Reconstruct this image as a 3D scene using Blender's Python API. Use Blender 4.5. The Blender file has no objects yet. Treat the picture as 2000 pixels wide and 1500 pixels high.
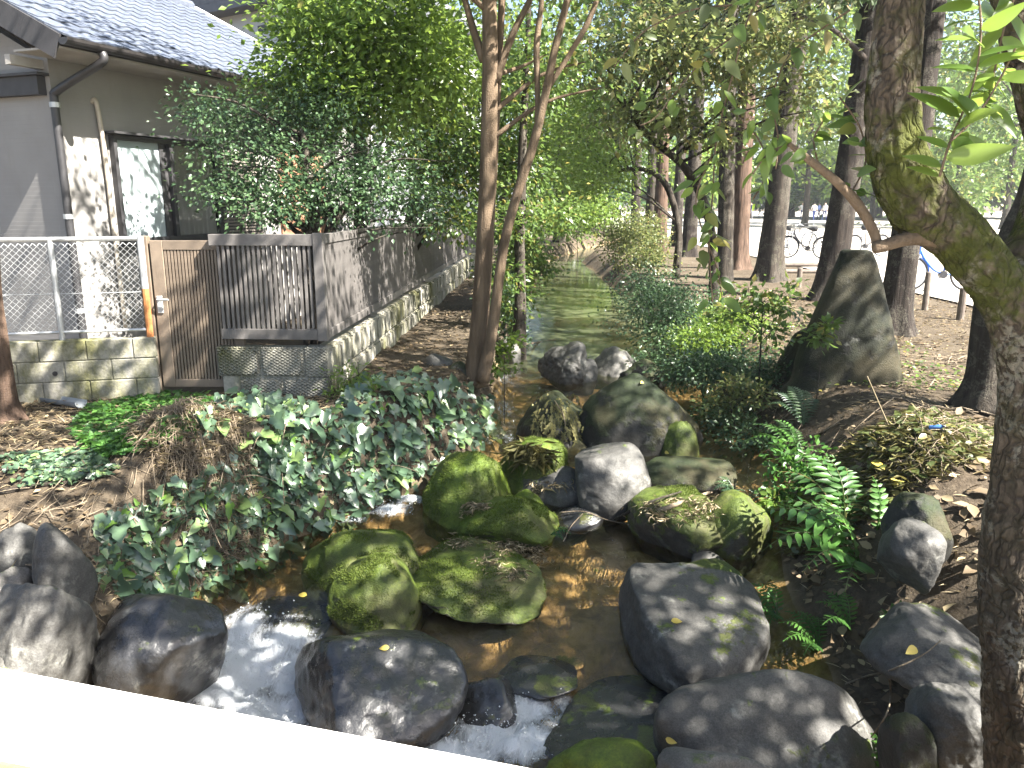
import bpy, bmesh, math, random
import numpy as np
from mathutils import Vector, Matrix, noise as mnoise

random.seed(7)
RNG = np.random.default_rng(7)
sc = bpy.context.scene
COL = sc.collection
R = math.radians

# ------------------------------------------------------------------ camera, sky, sun, exposure
CAM_H, F_PX, PITCH, YAW = 1.75, 1540.0, R(13.0), R(3.0)
cam_d = bpy.data.cameras.new('camera')
cam = bpy.data.objects.new('camera', cam_d)
COL.objects.link(cam)
cam.location = (0, 0, CAM_H)
cam.rotation_euler = (R(90) - PITCH, 0, YAW)
cam_d.sensor_fit = 'HORIZONTAL'
cam_d.sensor_width = 36.0
cam_d.lens = 36.0 * F_PX / 2000.0
cam_d.clip_start = 0.05
cam_d.clip_end = 2000
sc.camera = cam

SUN_EL, SUN_AZ = R(47), R(116)          # azimuth clockwise from +Y
w = bpy.data.worlds.new('World')
sc.world = w
w.use_nodes = True
wn = w.node_tree.nodes
sky = wn.new('ShaderNodeTexSky')
sky.sky_type = 'NISHITA'
sky.sun_disc = False
sky.sun_elevation = SUN_EL
sky.sun_rotation = SUN_AZ
sky.air_density = 1.0
sky.dust_density = 2.0
bgn = wn['Background']
bgn.inputs['Strength'].default_value = 0.05
w.node_tree.links.new(sky.outputs[0], bgn.inputs[0])

sd = bpy.data.lights.new('sun', 'SUN')
sd.energy = 5.0
sd.angle = R(0.53)
sd.color = (1.0, 0.95, 0.87)
sun = bpy.data.objects.new('sun', sd)
COL.objects.link(sun)
SUNV = Vector((math.sin(SUN_AZ) * math.cos(SUN_EL), math.cos(SUN_AZ) * math.cos(SUN_EL), math.sin(SUN_EL)))
sun.rotation_euler = SUNV.to_track_quat('Z', 'Y').to_euler()
sun.location = (30, -10, 30)

sc.view_settings.view_transform = 'Standard'
sc.view_settings.look = 'None'
sc.view_settings.gamma = 1.0
sc.view_settings.exposure = 2.85
sc.render.engine = 'CYCLES'
sc.cycles.max_bounces = 6
sc.cycles.diffuse_bounces = 3
sc.cycles.glossy_bounces = 2
sc.cycles.transmission_bounces = 4
sc.cycles.transparent_max_bounces = 8
sc.cycles.caustics_reflective = False
sc.cycles.caustics_refractive = False

# ------------------------------------------------------------------ picking points in the place from the survey of the photo
CP = np.array([0, 0, CAM_H])


def ray(px, py):
    px = np.asarray(px, float); py = np.asarray(py, float)
    x = (px - 1000) / F_PX; y = (750 - py) / F_PX
    dx = x; dy = math.cos(PITCH) + y * math.sin(PITCH); dz = -math.sin(PITCH) + y * math.cos(PITCH)
    c, s = math.cos(YAW), math.sin(YAW)
    return np.stack([c * dx - s * dy, s * dx + c * dy, dz], -1)


def onz(px, py, z):
    d = ray(px, py); return CP + d * ((z - CAM_H) / d[2])


def aty(px, py, Y):
    d = ray(px, py); return CP + d * (Y / d[1])


def proj(p):
    p = np.asarray(p, float) - CP
    c, s = math.cos(YAW), math.sin(YAW)
    x = c * p[..., 0] + s * p[..., 1]; y = -s * p[..., 0] + c * p[..., 1]; z = p[..., 2]
    dz = math.cos(PITCH) * y - math.sin(PITCH) * z; up = math.sin(PITCH) * y + math.cos(PITCH) * z
    return np.stack([1000 + F_PX * x / dz, 750 - F_PX * up / dz, dz], -1)


# ------------------------------------------------------------------ noise
def _hash(i, j, k, seed):
    n = (i * 374761393 + j * 668265263 + k * 2147483647 + seed * 974634777) & 0xFFFFFFFF
    n = ((n ^ (n >> 13)) * 1274126177) & 0xFFFFFFFF
    n = n ^ (n >> 16)
    return (n & 0xFFFF) / 65535.0 * 2 - 1


def vnoise(p, seed=0):
    p = np.asarray(p, float)
    i = np.floor(p).astype(np.int64); f = p - i
    u = f * f * (3 - 2 * f)
    r = 0
    for a in (0, 1):
        for b in (0, 1):
            for c in (0, 1):
                wgt = (u[..., 0] if a else 1 - u[..., 0]) * (u[..., 1] if b else 1 - u[..., 1]) * (u[..., 2] if c else 1 - u[..., 2])
                r = r + wgt * _hash(i[..., 0] + a, i[..., 1] + b, i[..., 2] + c, seed)
    return r


def fbm(p, seed=0, oct=4, lac=2.03, gain=0.5):
    r = 0; a = 1; p = np.asarray(p, float)
    for o in range(oct):
        r = r + a * vnoise(p, seed + o * 17); p = p * lac; a *= gain
    return r


def smooth(t):
    t = np.clip(t, 0, 1); return t * t * (3 - 2 * t)


# ------------------------------------------------------------------ the lie of the land
_SY = np.array([0.5, 3.4, 4.15, 4.9, 5.75, 6.35, 7.0, 7.5, 8.5, 9.3, 11.5, 17, 30, 38, 50])
_SL = np.array([-2.3, -2.2, -2.15, -2.3, -1.9, -1.3, -.75, -.6, -.64, -.7, -.62, -.6, -.2, 1.4, 5])
_SR = np.array([1.5, 1.6, 1.35, 1.35, 1.6, 1.75, 1.85, 1.85, 1.8, 1.75, 1.68, 1.62, .75, 2.4, 6.2])
_SW = np.array([-1.25, -1.14, -1.1, -.87, -.85, -.76, -.68, -.63, -.58, -.5, -.46, -.45, -.45, -.45, -.45])
MOUNDS = [(-2.58, 5.42, .38, .22), (2.45, 5.75, .55, .24), (-1.5, 6.95, .5, .10)]


def water_z(y): return np.interp(y, _SY, _SW)


def land(x, y, fine=True):
    x = np.asarray(x, float); y = np.asarray(y, float)
    L = np.interp(y, _SY, _SL); Rr = np.interp(y, _SY, _SR); Wz = water_z(y)
    wob = 0.10 * vnoise(np.stack([x * 0 + 3.3, y * 1.3, y * 0], -1), 5)
    d = np.maximum(L + wob - x, x - Rr - wob)
    left = x < (L + Rr) / 2
    bed = Wz - 0.20 - 0.05 * vnoise(np.stack([x * 2.2, y * 2.2, x * 0], -1), 9)
    bank = np.where(left, 0.0 - 0.42 * smooth((5.4 - y) / 1.1), -0.02 - 0.66 * smooth((5.4 - y) / 1.6) * smooth((3.4 - x) / 1.5))
    width = np.where(left, np.interp(y, [0, 5, 6.5, 8, 12], [1.0, .8, .7, .55, .5]), np.interp(y, [0, 5, 7, 9, 14], [1.6, 1.5, 1.3, 1.1, 1.0]))
    z = bed + (bank - bed) * smooth((d + 0.12) / width)
    for mx, my, mr, mh in MOUNDS:
        z = z + mh * np.exp(-(((x - mx) ** 2 + (y - my) ** 2) / (mr * mr)))
    if fine:
        z = z + 0.05 * fbm(np.stack([x * .7, y * .7, x * 0], -1), 3, 3) * smooth((d - .1) / .8) * smooth((30 - np.hypot(x, y)) / 20) * smooth((6.4 - x) / 1.2)
    return z


def hit(px, py, off=0.0, tmax=40):
    """where a line of sight first meets the land"""
    d = ray(px, py); d = np.atleast_2d(d)
    t = np.arange(1.5, tmax, 0.04)
    P = CP + d[:, None, :] * t[None, :, None]
    under = P[..., 2] < land(P[..., 0], P[..., 1]) + off
    k = np.argmax(under, 1)
    k = np.where(under.any(1), k, len(t) - 1)
    return P[np.arange(len(d)), k]


# ------------------------------------------------------------------ mesh and object helpers
def mesh(name, V, Fc, mats=None, smooth_=False, tint=None, attrs=None, uv=None):
    me = bpy.data.meshes.new(name)
    if isinstance(Fc, np.ndarray):
        V = np.ascontiguousarray(V, np.float32); n, k = Fc.shape
        me.vertices.add(len(V)); me.vertices.foreach_set('co', V.ravel())
        me.loops.add(n * k); me.loops.foreach_set('vertex_index', np.ascontiguousarray(Fc, np.int32).ravel())
        me.polygons.add(n); me.polygons.foreach_set('loop_start', np.arange(0, n * k, k, dtype=np.int32))
        me.update(calc_edges=True)
    else:
        me.from_pydata([tuple(v) for v in V], [], [tuple(f) for f in Fc]); me.update()
    if smooth_:
        me.polygons.foreach_set('use_smooth', np.ones(len(me.polygons), bool))
    at = dict(attrs or {})
    if tint is not None: at['tint'] = tint
    for k_, v in at.items():
        a = me.attributes.new(k_, 'FLOAT', 'POINT'); a.data.foreach_set('value', np.asarray(v, np.float32).ravel())
    if mats is not None:
        for m in (mats if isinstance(mats, (list, tuple)) else [mats]): me.materials.append(m)
    return me


def obj(name, me, parent=None, loc=None, rot=None, scale=None):
    o = bpy.data.objects.new(name, me); COL.objects.link(o)
    if parent is not None: o.parent = parent
    if loc is not None: o.location = loc
    if rot is not None: o.rotation_euler = rot
    if scale is not None: o.scale = scale if hasattr(scale, '__len__') else (scale,) * 3
    return o


def tag(o, label, cat=None, group=None, kind=None):
    if label: o['label'] = label
    if cat: o['category'] = cat
    if group: o['group'] = group
    if kind: o['kind'] = kind
    return o


def empty(name, label, cat, loc=(0, 0, 0), rz=0, group=None):
    return tag(obj(name, None, None, tuple(loc), (0, 0, rz)), label, cat, group)


class MB:
    """collects boxes, tubes and lathes into one mesh"""
    def __init__(s): s.V = []; s.F = []

    def add(s, V, Fc):
        o = len(s.V); s.V += [tuple(v) for v in V]; s.F += [tuple(i + o for i in f) for f in Fc]; return s

    def box(s, x0, x1, y0, y1, z0, z1, b=0.0):
        if b <= 0:
            V = [(x, y, z) for z in (z0, z1) for y in (y0, y1) for x in (x0, x1)]
            return s.add(V, [(0, 2, 3, 1), (4, 5, 7, 6), (0, 1, 5, 4), (2, 6, 7, 3), (0, 4, 6, 2), (1, 3, 7, 5)])
        bm = bmesh.new(); bmesh.ops.create_cube(bm, size=1)
        for v in bm.verts:
            v.co = Vector(((x0 + x1) / 2 + v.co.x * (x1 - x0), (y0 + y1) / 2 + v.co.y * (y1 - y0), (z0 + z1) / 2 + v.co.z * (z1 - z0)))
        bmesh.ops.bevel(bm, geom=bm.edges[:], offset=b, segments=1, affect='EDGES')
        bm.verts.ensure_lookup_table()
        V = [tuple(v.co) for v in bm.verts]; Fc = [[v.index for v in f.verts] for f in bm.faces]
        bm.free(); return s.add(V, Fc)

    def tube(s, pts, r, n=8, cap=True):
        V, Fc = tube_arrays(pts, r, n, cap); return s.add(V, Fc)

    def build(s, name, mat, parent=None, loc=None, rot=None, sm=False):
        return obj(name, mesh(name, s.V, s.F, mat, sm), parent, loc, rot)


def tube_arrays(pts, r, n=8, cap=True):
    P = np.asarray(pts, float); m = len(P)
    r = np.broadcast_to(np.asarray(r, float), (m,))
    T = np.gradient(P, axis=0); T /= np.linalg.norm(T, axis=1)[:, None] + 1e-9
    up = np.array([0, 0, 1.0]) if abs(T[0, 2]) < .9 else np.array([1.0, 0, 0])
    A = np.cross(T[0], up); A /= np.linalg.norm(A)
    V = []
    ang = np.arange(n) * 2 * math.pi / n
    for i in range(m):
        A = A - T[i] * A.dot(T[i]); A /= np.linalg.norm(A) + 1e-9
        B = np.cross(T[i], A)
        V.append(P[i] + r[i] * (np.cos(ang)[:, None] * A + np.sin(ang)[:, None] * B))
    V = np.concatenate(V)
    Fc = []
    for i in range(m - 1):
        for k in range(n):
            a = i * n + k; b = i * n + (k + 1) % n
            Fc.append((a, b, b + n, a + n))
    if cap:
        Fc.append(tuple(range(n - 1, -1, -1))); Fc.append(tuple((m - 1) * n + k for k in range(n)))
    return V, Fc


def spline(pts, k=8):
    """Catmull-Rom through rows of any width"""
    P = np.asarray(pts, float); P = np.vstack([2 * P[0] - P[1], P, 2 * P[-1] - P[-2]])
    out = []
    for i in range(1, len(P) - 2):
        for t in np.arange(k) / k:
            a, b, c, d = P[i - 1], P[i], P[i + 1], P[i + 2]
            out.append(.5 * (2 * b + (c - a) * t + (2 * a - 5 * b + 4 * c - d) * t * t + (3 * b - a - 3 * c + d) * t ** 3))
    out.append(P[-2]); return np.array(out)


# ------------------------------------------------------------------ materials
class NT:
    def __init__(s, name):
        s.m = bpy.data.materials.new(name); s.m.use_nodes = True
        s.t = s.m.node_tree; s.t.nodes.clear(); s.out = s.t.nodes.new('ShaderNodeOutputMaterial')

    def n(s, typ, **kw):
        nd = s.t.nodes.new('ShaderNode' + typ)
        for k, v in kw.items():
            if k.startswith('i_'):
                key = k[2:].replace('_', ' ')
                nd.inputs[key].default_value = v
            else: setattr(nd, k, v)
        return nd

    def l(s, a, b): s.t.links.new(a, b)

    def noise(s, scale, detail=4, rough=.55, vec=None, dist=0):
        nd = s.n('TexNoise'); nd.inputs['Scale'].default_value = scale; nd.inputs['Detail'].default_value = detail
        nd.inputs['Roughness'].default_value = rough; nd.inputs['Distortion'].default_value = dist
        if vec is not None: s.l(vec, nd.inputs['Vector'])
        return nd.outputs[0]

    def obj(s, scale=None):
        o = s.n('TexCoord').outputs['Object']
        if scale is None: return o
        mp = s.n('Mapping'); mp.inputs['Scale'].default_value = scale; s.l(o, mp.inputs[0]); return mp.outputs[0]

    def geo(s, which='Position', scale=None):
        o = s.n('NewGeometry').outputs[which]
        if scale is None: return o
        mp = s.n('Mapping'); mp.inputs['Scale'].default_value = scale; s.l(o, mp.inputs[0]); return mp.outputs[0]

    def ramp(s, fac, stops):
        r = s.n('ValToRGB'); e = r.color_ramp.elements
        while len(e) < len(stops): e.new(0.5)
        for x, (p, c) in zip(e, stops):
            x.position = p; x.color = (c, c, c, 1) if not hasattr(c, '__len__') else (*c, 1)
        s.l(fac, r.inputs[0]); return r.outputs[0]

    def mix(s, fac, a, b, blend='MIX'):
        m = s.n('MixRGB', blend_type=blend)
        for sock, v in ((m.inputs[0], fac), (m.inputs[1], a), (m.inputs[2], b)):
            if isinstance(v, (int, float)): sock.default_value = v if sock.type == 'VALUE' else (v, v, v, 1)
            elif isinstance(v, tuple): sock.default_value = (*v, 1)
            else: s.l(v, sock)
        return m.outputs[0]

    def math(s, op, a, b=0.0, clamp=False):
        m = s.n('Math', operation=op, use_clamp=clamp)
        for sock, v in zip(m.inputs, (a, b)):
            if isinstance(v, (int, float)): sock.default_value = v
            else: s.l(v, sock)
        return m.outputs[0]

    def bump(s, h, strength=.3, dist=.02):
        b = s.n('Bump'); b.inputs['Strength'].default_value = strength; b.inputs['Distance'].default_value = dist
        s.l(h, b.inputs['Height']); return b.outputs[0]

    def pbr(s, color, rough=.7, spec=.3, normal=None, metal=0.0):
        p = s.n('BsdfPrincipled')
        for key, v in (('Base Color', color), ('Roughness', rough), ('Specular IOR Level', spec), ('Metallic', metal)):
            if isinstance(v, (int, float)): p.inputs[key].default_value = v
            elif isinstance(v, tuple): p.inputs[key].default_value = (*v, 1)
            else: s.l(v, p.inputs[key])
        if normal is not None: s.l(normal, p.inputs['Normal'])
        return p.outputs[0]

    def done(s, sh): s.l(sh, s.out.inputs[0]); return s.m


def plain(name, color, rough=.6, spec=.3, var=.25, scale=6, metal=0, bump=.15, bscale=60):
    t = NT(name); v = t.obj()
    nz = t.noise(scale, 5, .6, v)
    a = tuple(c * (1 - var) for c in color); b = tuple(min(1, c * (1 + var)) for c in color)
    rnd = t.n('ObjectInfo').outputs['Random']
    c = t.ramp(nz, [(.3, a), (.7, b)])
    c = t.mix(1.0, c, t.ramp(rnd, [(0, .82), (1, 1.0)]), 'MULTIPLY')
    return t.done(t.pbr(c, rough, spec, t.bump(t.noise(bscale, 3, .6, v), bump, .01), metal))


def leafmat(name, ca, cb, cc=None, transl=.35, rough=.42, tcol=None, spec=.4):
    t = NT(name)
    at = t.n('Attribute', attribute_name='tint').outputs['Fac']
    rnd = t.n('ObjectInfo').outputs['Random']
    f = t.math('FRACT', t.math('ADD', at, rnd))
    stops = [(0, ca), (.8, cb)] + ([(.95, cc)] if cc else [])
    c = t.ramp(f, stops)
    p = t.pbr(c, rough, spec)
    tr = t.n('BsdfTranslucent')
    t.l(t.mix(.5, c, tcol or tuple(min(1, 2.2 * x) for x in cb)), tr.inputs[0])
    mx = t.n('MixShader'); mx.inputs[0].default_value = transl
    t.l(p, mx.inputs[1]); t.l(tr.outputs[0], mx.inputs[2])
    return t.done(mx.outputs[0])


def rockmat(name, base=(.16, .155, .145), moss=0.0, wet=0.0, mosscol=(.055, .085, .014)):
    t = NT(name); v = t.obj()
    n1 = t.noise(2.3, 7, .62, v); n2 = t.noise(26, 5, .65, v)
    c = t.ramp(n1, [(.28, tuple(x * .55 for x in base)), (.55, base), (.78, tuple(x * 1.45 for x in base))])
    c = t.mix(.4, c, t.ramp(n2, [(.3, .25), (.75, .9)]), 'OVERLAY')
    c = t.mix(.5, c, t.ramp(t.noise(120, 3, .7, v), [(.35, .25), (.65, .8)]), 'OVERLAY')
    vor = t.n('TexVoronoi'); vor.inputs['Scale'].default_value = 9; t.l(v, vor.inputs['Vector'])
    lich = t.math('MULTIPLY', t.ramp(t.noise(5, 3, .6, v), [(.58, 0), (.66, 1)]), t.ramp(n2, [(.45, 0), (.6, 1)]))
    c = t.mix(t.math('MULTIPLY', lich, .35), c, (.34, .34, .30))
    if moss > 0:
        nz = t.n('SeparateXYZ'); t.l(t.geo('Normal'), nz.inputs[0])
        m = t.math('ADD', t.math('MULTIPLY', nz.outputs['Z'], .28), t.noise(3.1, 6, .7, v))
        m = t.math('ADD', m, t.math('MULTIPLY', t.noise(17, 4, .6, v), .25))
        mask = t.ramp(m, [(max(0, 1.02 - moss * .62), 0), (min(1, 1.12 - moss * .62), 1)])
        mc = t.ramp(t.math('ADD', t.math('MULTIPLY', t.noise(13, 6, .75, v), .6), t.math('MULTIPLY', t.noise(75, 4, .75, v), .4)), [(.30, tuple(x * .25 for x in mosscol)), (.5, mosscol), (.68, (mosscol[0] * 2.2, mosscol[1] * 1.9, mosscol[2] * 1.6))])
        mc = t.mix(t.ramp(t.noise(2.2, 4, .6, v), [(.45, 0), (.68, .65)]), mc, (.07, .055, .028))
        c = t.mix(mask, c, mc)
        bh = t.math('ADD', t.math('MULTIPLY', t.noise(90, 3, .7, v), mask), t.math('MULTIPLY', n2, .6))
    else:
        bh = t.math('ADD', n2, t.math('MULTIPLY', t.noise(80, 3, .6, v), .4))
    rough = .62 if wet == 0 else t.ramp(n1, [(.3, .5 - .35 * wet), (.8, .75 - .4 * wet)])
    return t.done(t.pbr(c, rough, .3 + .4 * wet, t.bump(t.math('ADD', bh, t.math('MULTIPLY', t.noise(7, 5, .6, v), .5)), .6 - .25 * wet, .02)))


def barkmat(name, ca, cb, moss=0.0, vert=6.0, scale=14, mosscol=(.07, .095, .012), lichen=0.0, band=None, crack=0):
    t = NT(name); v = t.geo('Position', (1, 1, 1.0 / vert))
    n1 = t.noise(scale, 6, .65, v, .4); n0 = t.noise(3, 4, .6, t.geo('Position'))
    c = t.ramp(n1, [(.3, ca), (.7, cb)])
    c = t.mix(.4, c, t.ramp(n0, [(.3, .25), (.7, .85)]), 'OVERLAY')
    if crack:
        vo = t.n('TexVoronoi', feature='DISTANCE_TO_EDGE'); vo.inputs['Scale'].default_value = crack
        nv = t.n('TexNoise'); nv.inputs['Scale'].default_value = 9; t.l(t.geo('Position'), nv.inputs['Vector'])
        t.l(t.mix(.12, t.geo('Position', (1, 1, .22)), nv.outputs['Color']), vo.inputs['Vector'])
        ck = t.ramp(vo.outputs['Distance'], [(0, 0), (.16, 1)])
        c = t.mix(1.0, c, t.ramp(ck, [(0, .5), (1, 1.0)]), 'MULTIPLY')
        n1 = t.math('ADD', n1, t.math('MULTIPLY', ck, .45))
    if lichen:
        lm = t.math('MULTIPLY', t.ramp(t.noise(4.5, 5, .65, t.geo('Position')), [(.5, 0), (.55, 1)]), t.ramp(t.noise(45, 3, .6, t.geo('Position')), [(.44, 0), (.52, 1)]))
        c = t.mix(t.math('MULTIPLY', lm, lichen), c, (.36, .34, .27))
    if moss:
        mm = t.ramp(t.math('ADD', t.noise(3.4, 6, .7, t.geo('Position')), t.math('MULTIPLY', t.noise(30, 4, .6, t.geo('Position')), .3)), [(1.0 - moss * .55, 0), (1.12 - moss * .55, 1)])
        mc = t.ramp(t.noise(22, 5, .7, t.geo('Position')), [(.3, tuple(x * .4 for x in mosscol)), (.7, tuple(x * 1.5 for x in mosscol))])
        if band:
            sp = t.n('SeparateXYZ'); t.l(t.geo('Position'), sp.inputs[0])
            mr = t.n('MapRange'); mr.inputs[1].default_value = band[0]; mr.inputs[2].default_value = band[1]; mr.inputs[3].default_value = 0; mr.inputs[4].default_value = 1; t.l(sp.outputs['Z'], mr.inputs[0])
            mm = t.math('MULTIPLY', mm, t.ramp(mr.outputs[0], [(0, .12), (.3, 1), (.7, 1), (1, .25)]))
        c = t.mix(mm, c, mc)
    return t.done(t.pbr(c, .85, .2, t.bump(t.math('ADD', n1, t.math('MULTIPLY', t.noise(70, 3, .6, t.geo('Position')), .4)), .8, .03)))


M = {}
# --- soil, with the wet gravelly bed of the stream
t = NT('soil'); P_ = t.geo('Position')
n1 = t.noise(1.1, 6, .6, P_); n2 = t.noise(14, 6, .7, P_); n3 = t.noise(60, 4, .7, P_)
c = t.ramp(n2, [(.25, (.024, .018, .012)), (.5, (.06, .046, .032)), (.75, (.125, .10, .07))])
c = t.mix(t.ramp(n1, [(.4, 0), (.65, .7)]), c, t.ramp(n3, [(.3, (.055, .042, .028)), (.7, (.17, .14, .10))]))
bedc = t.ramp(t.noise(5, 6, .65, P_, .6), [(.25, (.09, .064, .035)), (.48, (.25, .18, .092)), (.7, (.46, .35, .21))])
bed = t.n('Attribute', attribute_name='bed').outputs['Fac']
c = t.mix(bed, c, bedc)
M['soil'] = t.done(t.pbr(c, .9, .15, t.bump(t.math('ADD', n2, t.math('MULTIPLY', n3, .7)), .7, .03)))
# --- sandy open square
t = NT('sand'); P_ = t.geo('Position')
c = t.ramp(t.noise(.7, 6, .65, P_), [(.3, (.33, .30, .26)), (.7, (.46, .43, .38))])
M['sand'] = t.done(t.pbr(c, .9, .15, t.bump(t.noise(12, 6, .7, P_), .4, .03)))
t = NT('path_grey'); P_ = t.geo('Position')
c = t.ramp(t.noise(9, 6, .7, P_), [(.3, (.13, .125, .12)), (.7, (.24, .23, .22))])
M['path'] = t.done(t.pbr(c, .9, .15, t.bump(t.noise(30, 5, .7, P_), .5, .02)))
# --- water
t = NT('stream_water'); P_ = t.geo('Position', (1, .42, 1))
nA = t.noise(5, 4, .6, P_, .8); nB = t.noise(22, 3, .6, P_, .5)
rp = t.n('Attribute', attribute_name='ripple').outputs['Fac']
bh = t.math('MULTIPLY', t.math('ADD', nA, t.math('MULTIPLY', nB, .35)), t.math('ADD', rp, .03))
nrm = t.bump(bh, .55, .05)
fo = t.n('Attribute', attribute_name='foam').outputs['Fac']
mk = t.n('Attribute', attribute_name='murk').outputs['Fac']
tr = t.n('BsdfTransparent'); tr.inputs[0].default_value = (.90, .83, .68, 1)
df = t.n('BsdfDiffuse'); df.inputs[0].default_value = (.105, .118, .065, 1)
m1 = t.n('MixShader'); t.l(mk, m1.inputs[0]); t.l(tr.outputs[0], m1.inputs[1]); t.l(df.outputs[0], m1.inputs[2])
gl = t.n('BsdfGlossy'); gl.inputs['Roughness'].default_value = .045; t.l(nrm, gl.inputs['Normal'])
fr = t.n('Fresnel'); fr.inputs[0].default_value = 1.45; t.l(nrm, fr.inputs['Normal'])
m2 = t.n('MixShader'); t.l(fr.outputs[0], m2.inputs[0]); t.l(m1.outputs[0], m2.inputs[1]); t.l(gl.outputs[0], m2.inputs[2])
fn = t.math('ADD', t.math('MULTIPLY', t.noise(9, 7, .8, P_, 1.8), 1.05), t.math('MULTIPLY', t.noise(45, 4, .7, P_, .4), .4))
fm = t.ramp(t.math('SUBTRACT', t.math('ADD', fo, fn), .72), [(.20, 0), (.66, .94)])
fm = t.math('MULTIPLY', fm, t.ramp(fo, [(0.02, 0), (.25, 1)]))
fd = t.n('BsdfDiffuse'); fd.inputs[0].default_value = (.80, .83, .86, 1)
t.l(t.bump(fn, .9, .06), fd.inputs['Normal'])
m3 = t.n('MixShader'); t.l(fm, m3.inputs[0]); t.l(m2.outputs[0], m3.inputs[1]); t.l(fd.outputs[0], m3.inputs[2])
M['water'] = t.done(m3.outputs[0])
# --- stone, bark, leaves
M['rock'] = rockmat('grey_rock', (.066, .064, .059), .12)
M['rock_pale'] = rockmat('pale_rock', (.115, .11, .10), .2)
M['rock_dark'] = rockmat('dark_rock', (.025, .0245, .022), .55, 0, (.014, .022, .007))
M['rock_moss'] = rockmat('mossy_rock', (.066, .062, .053), .78, .15, (.05, .073, .010))
M['rock_green'] = rockmat('green_moss_rock', (.06, .058, .042), 1.05, .1, (.062, .098, .009))
M['rock_wet'] = rockmat('wet_rock', (.027, .027, .0275), .12, .85)
M['rock_sub'] = rockmat('submerged_rock', (.26, .19, .10), .1, .4)
M['monolith'] = rockmat('shaded_moss_stone', (.013, .0125, .0105), .8, 0, (.0095, .012, .004))  # stone and moss colours darkened to stand in for shade
M['bark_front'] = barkmat('mossy_bark', (.03, .023, .016), (.13, .10, .072), .76, 4.5, 34, (.052, .058, .011), .38, (.95, 2.5), 30)
M['bark_smooth'] = barkmat('smooth_tan_bark', (.075, .053, .034), (.165, .12, .08), .12, 9, 14)
M['bark_cedar'] = barkmat('red_brown_bark', (.03, .02, .015), (.13, .085, .06), .15, 10, 20)
M['bark_shaded'] = barkmat('shaded_brown_bark', (.009, .0072, .006), (.036, .028, .023), .25, 10, 18, (.05, .06, .02), .12)  # row bark kept near black in place of shade
M['bark_dark'] = barkmat('dark_bark', (.013, .011, .009), (.055, .045, .035), .35, 8, 16, (.05, .065, .02), .12)
M['twig'] = barkmat('dry_twig', (.10, .078, .054), (.28, .225, .16), 0, 5, 30)
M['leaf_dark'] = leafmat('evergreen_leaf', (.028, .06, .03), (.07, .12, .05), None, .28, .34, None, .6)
M['leaf_mid'] = leafmat('green_leaf', (.045, .085, .02), (.11, .17, .04), (.24, .20, .05), .45, .38, None, .5)
M['leaf_bright'] = leafmat('bright_leaf', (.065, .13, .022), (.16, .24, .045), None, .5, .38, (.34, .45, .08), .5)
M['leaf_olive'] = leafmat('olive_leaf', (.055, .08, .028), (.14, .165, .055), (.28, .22, .08), .45, .4, None, .5)
M['leaf_cedar'] = leafmat('cedar_spray', (.022, .045, .02), (.06, .09, .03), (.17, .12, .04), .3, .5)
M['leaf_ivy'] = leafmat('ivy_leaf', (.058, .105, .062), (.105, .165, .09), (.17, .25, .08), .2, .36, None, 1.0)
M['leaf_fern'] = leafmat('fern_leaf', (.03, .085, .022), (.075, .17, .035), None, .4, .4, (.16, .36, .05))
M['leaf_litter'] = leafmat('fallen_leaves', (.05, .034, .018), (.16, .115, .065), (.30, .24, .14), .1, .7)
M['leaf_yellow'] = leafmat('yellow_leaf', (.50, .38, .07), (.62, .50, .13), None, .2, .5)
M['straw'] = leafmat('straw', (.16, .125, .075), (.42, .35, .22), None, .1, .8)
M['needles'] = leafmat('dry_needles', (.06, .06, .02), (.16, .145, .05), None, .2, .7)
# --- built things
M['concrete'] = plain('white_concrete', (.74, .73, .70), .8, .2, .07, 5, 0, .2, 90)  # one near-white base tone for kerb and beam
M['deck'] = plain('deck_paving', (.66, .63, .59), .85, .2, .12, 9, 0, .3, 60)
M['tan_joint'] = plain('rusty_joint', (.30, .18, .11), .9, .1, .3, 20)
t = NT('house_siding'); P_ = t.geo('Position'); sx = t.n('SeparateXYZ'); t.l(P_, sx.inputs[0])
lap = t.math('FRACT', t.math('MULTIPLY', sx.outputs['Z'], 22.0))
c = t.ramp(t.noise(1.2, 5, .6, P_), [(.3, (.24, .23, .22)), (.7, (.30, .29, .275))])
c = t.mix(t.ramp(t.noise(6, 5, .7, t.geo('Position', (1, 1, .12))), [(.55, 0), (.8, .35)]), c, (.2, .185, .16))
M['siding'] = t.done(t.pbr(c, .75, .25, t.bump(lap, .5, .006)))
M['dark_metal'] = plain('dark_bronze_metal', (.035, .034, .036), .45, .5, .25, 8)
M['gutter'] = plain('brown_gutter', (.03, .027, .027), .4, .5, .2, 8)
M['fascia'] = plain('dark_fascia', (.06, .058, .06), .6, .3, .2, 6)
M['soffit'] = plain('pale_soffit', (.42, .40, .37), .8, .2, .12, 4)
M['tile'] = plain('slate_blue_tile', (.085, .097, .125), .45, .5, .35, 18)
M['louvre'] = plain('brown_louvre', (.17, .15, .13), .6, .3, .15, 6)
M['conduit'] = plain('cream_conduit', (.42, .37, .30), .5, .4, .15, 8)
M['curtain'] = plain('pale_curtain', (.55, .55, .53), .9, .1, .06, 3)
M['steel'] = plain('galvanised_steel', (.50, .51, .51), .45, .5, .2, 14, .6)
M['rust'] = plain('orange_rust', (.36, .15, .055), .8, .2, .3, 14)
M['gate'] = plain('bronze_gate_metal', (.165, .128, .095), .5, .4, .2, 7)
M['fence'] = plain('dark_grey_fence_metal', (.125, .115, .108), .55, .4, .25, 9)
M['pvc'] = plain('grey_plastic', (.28, .30, .31), .5, .4, .2, 9)
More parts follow.
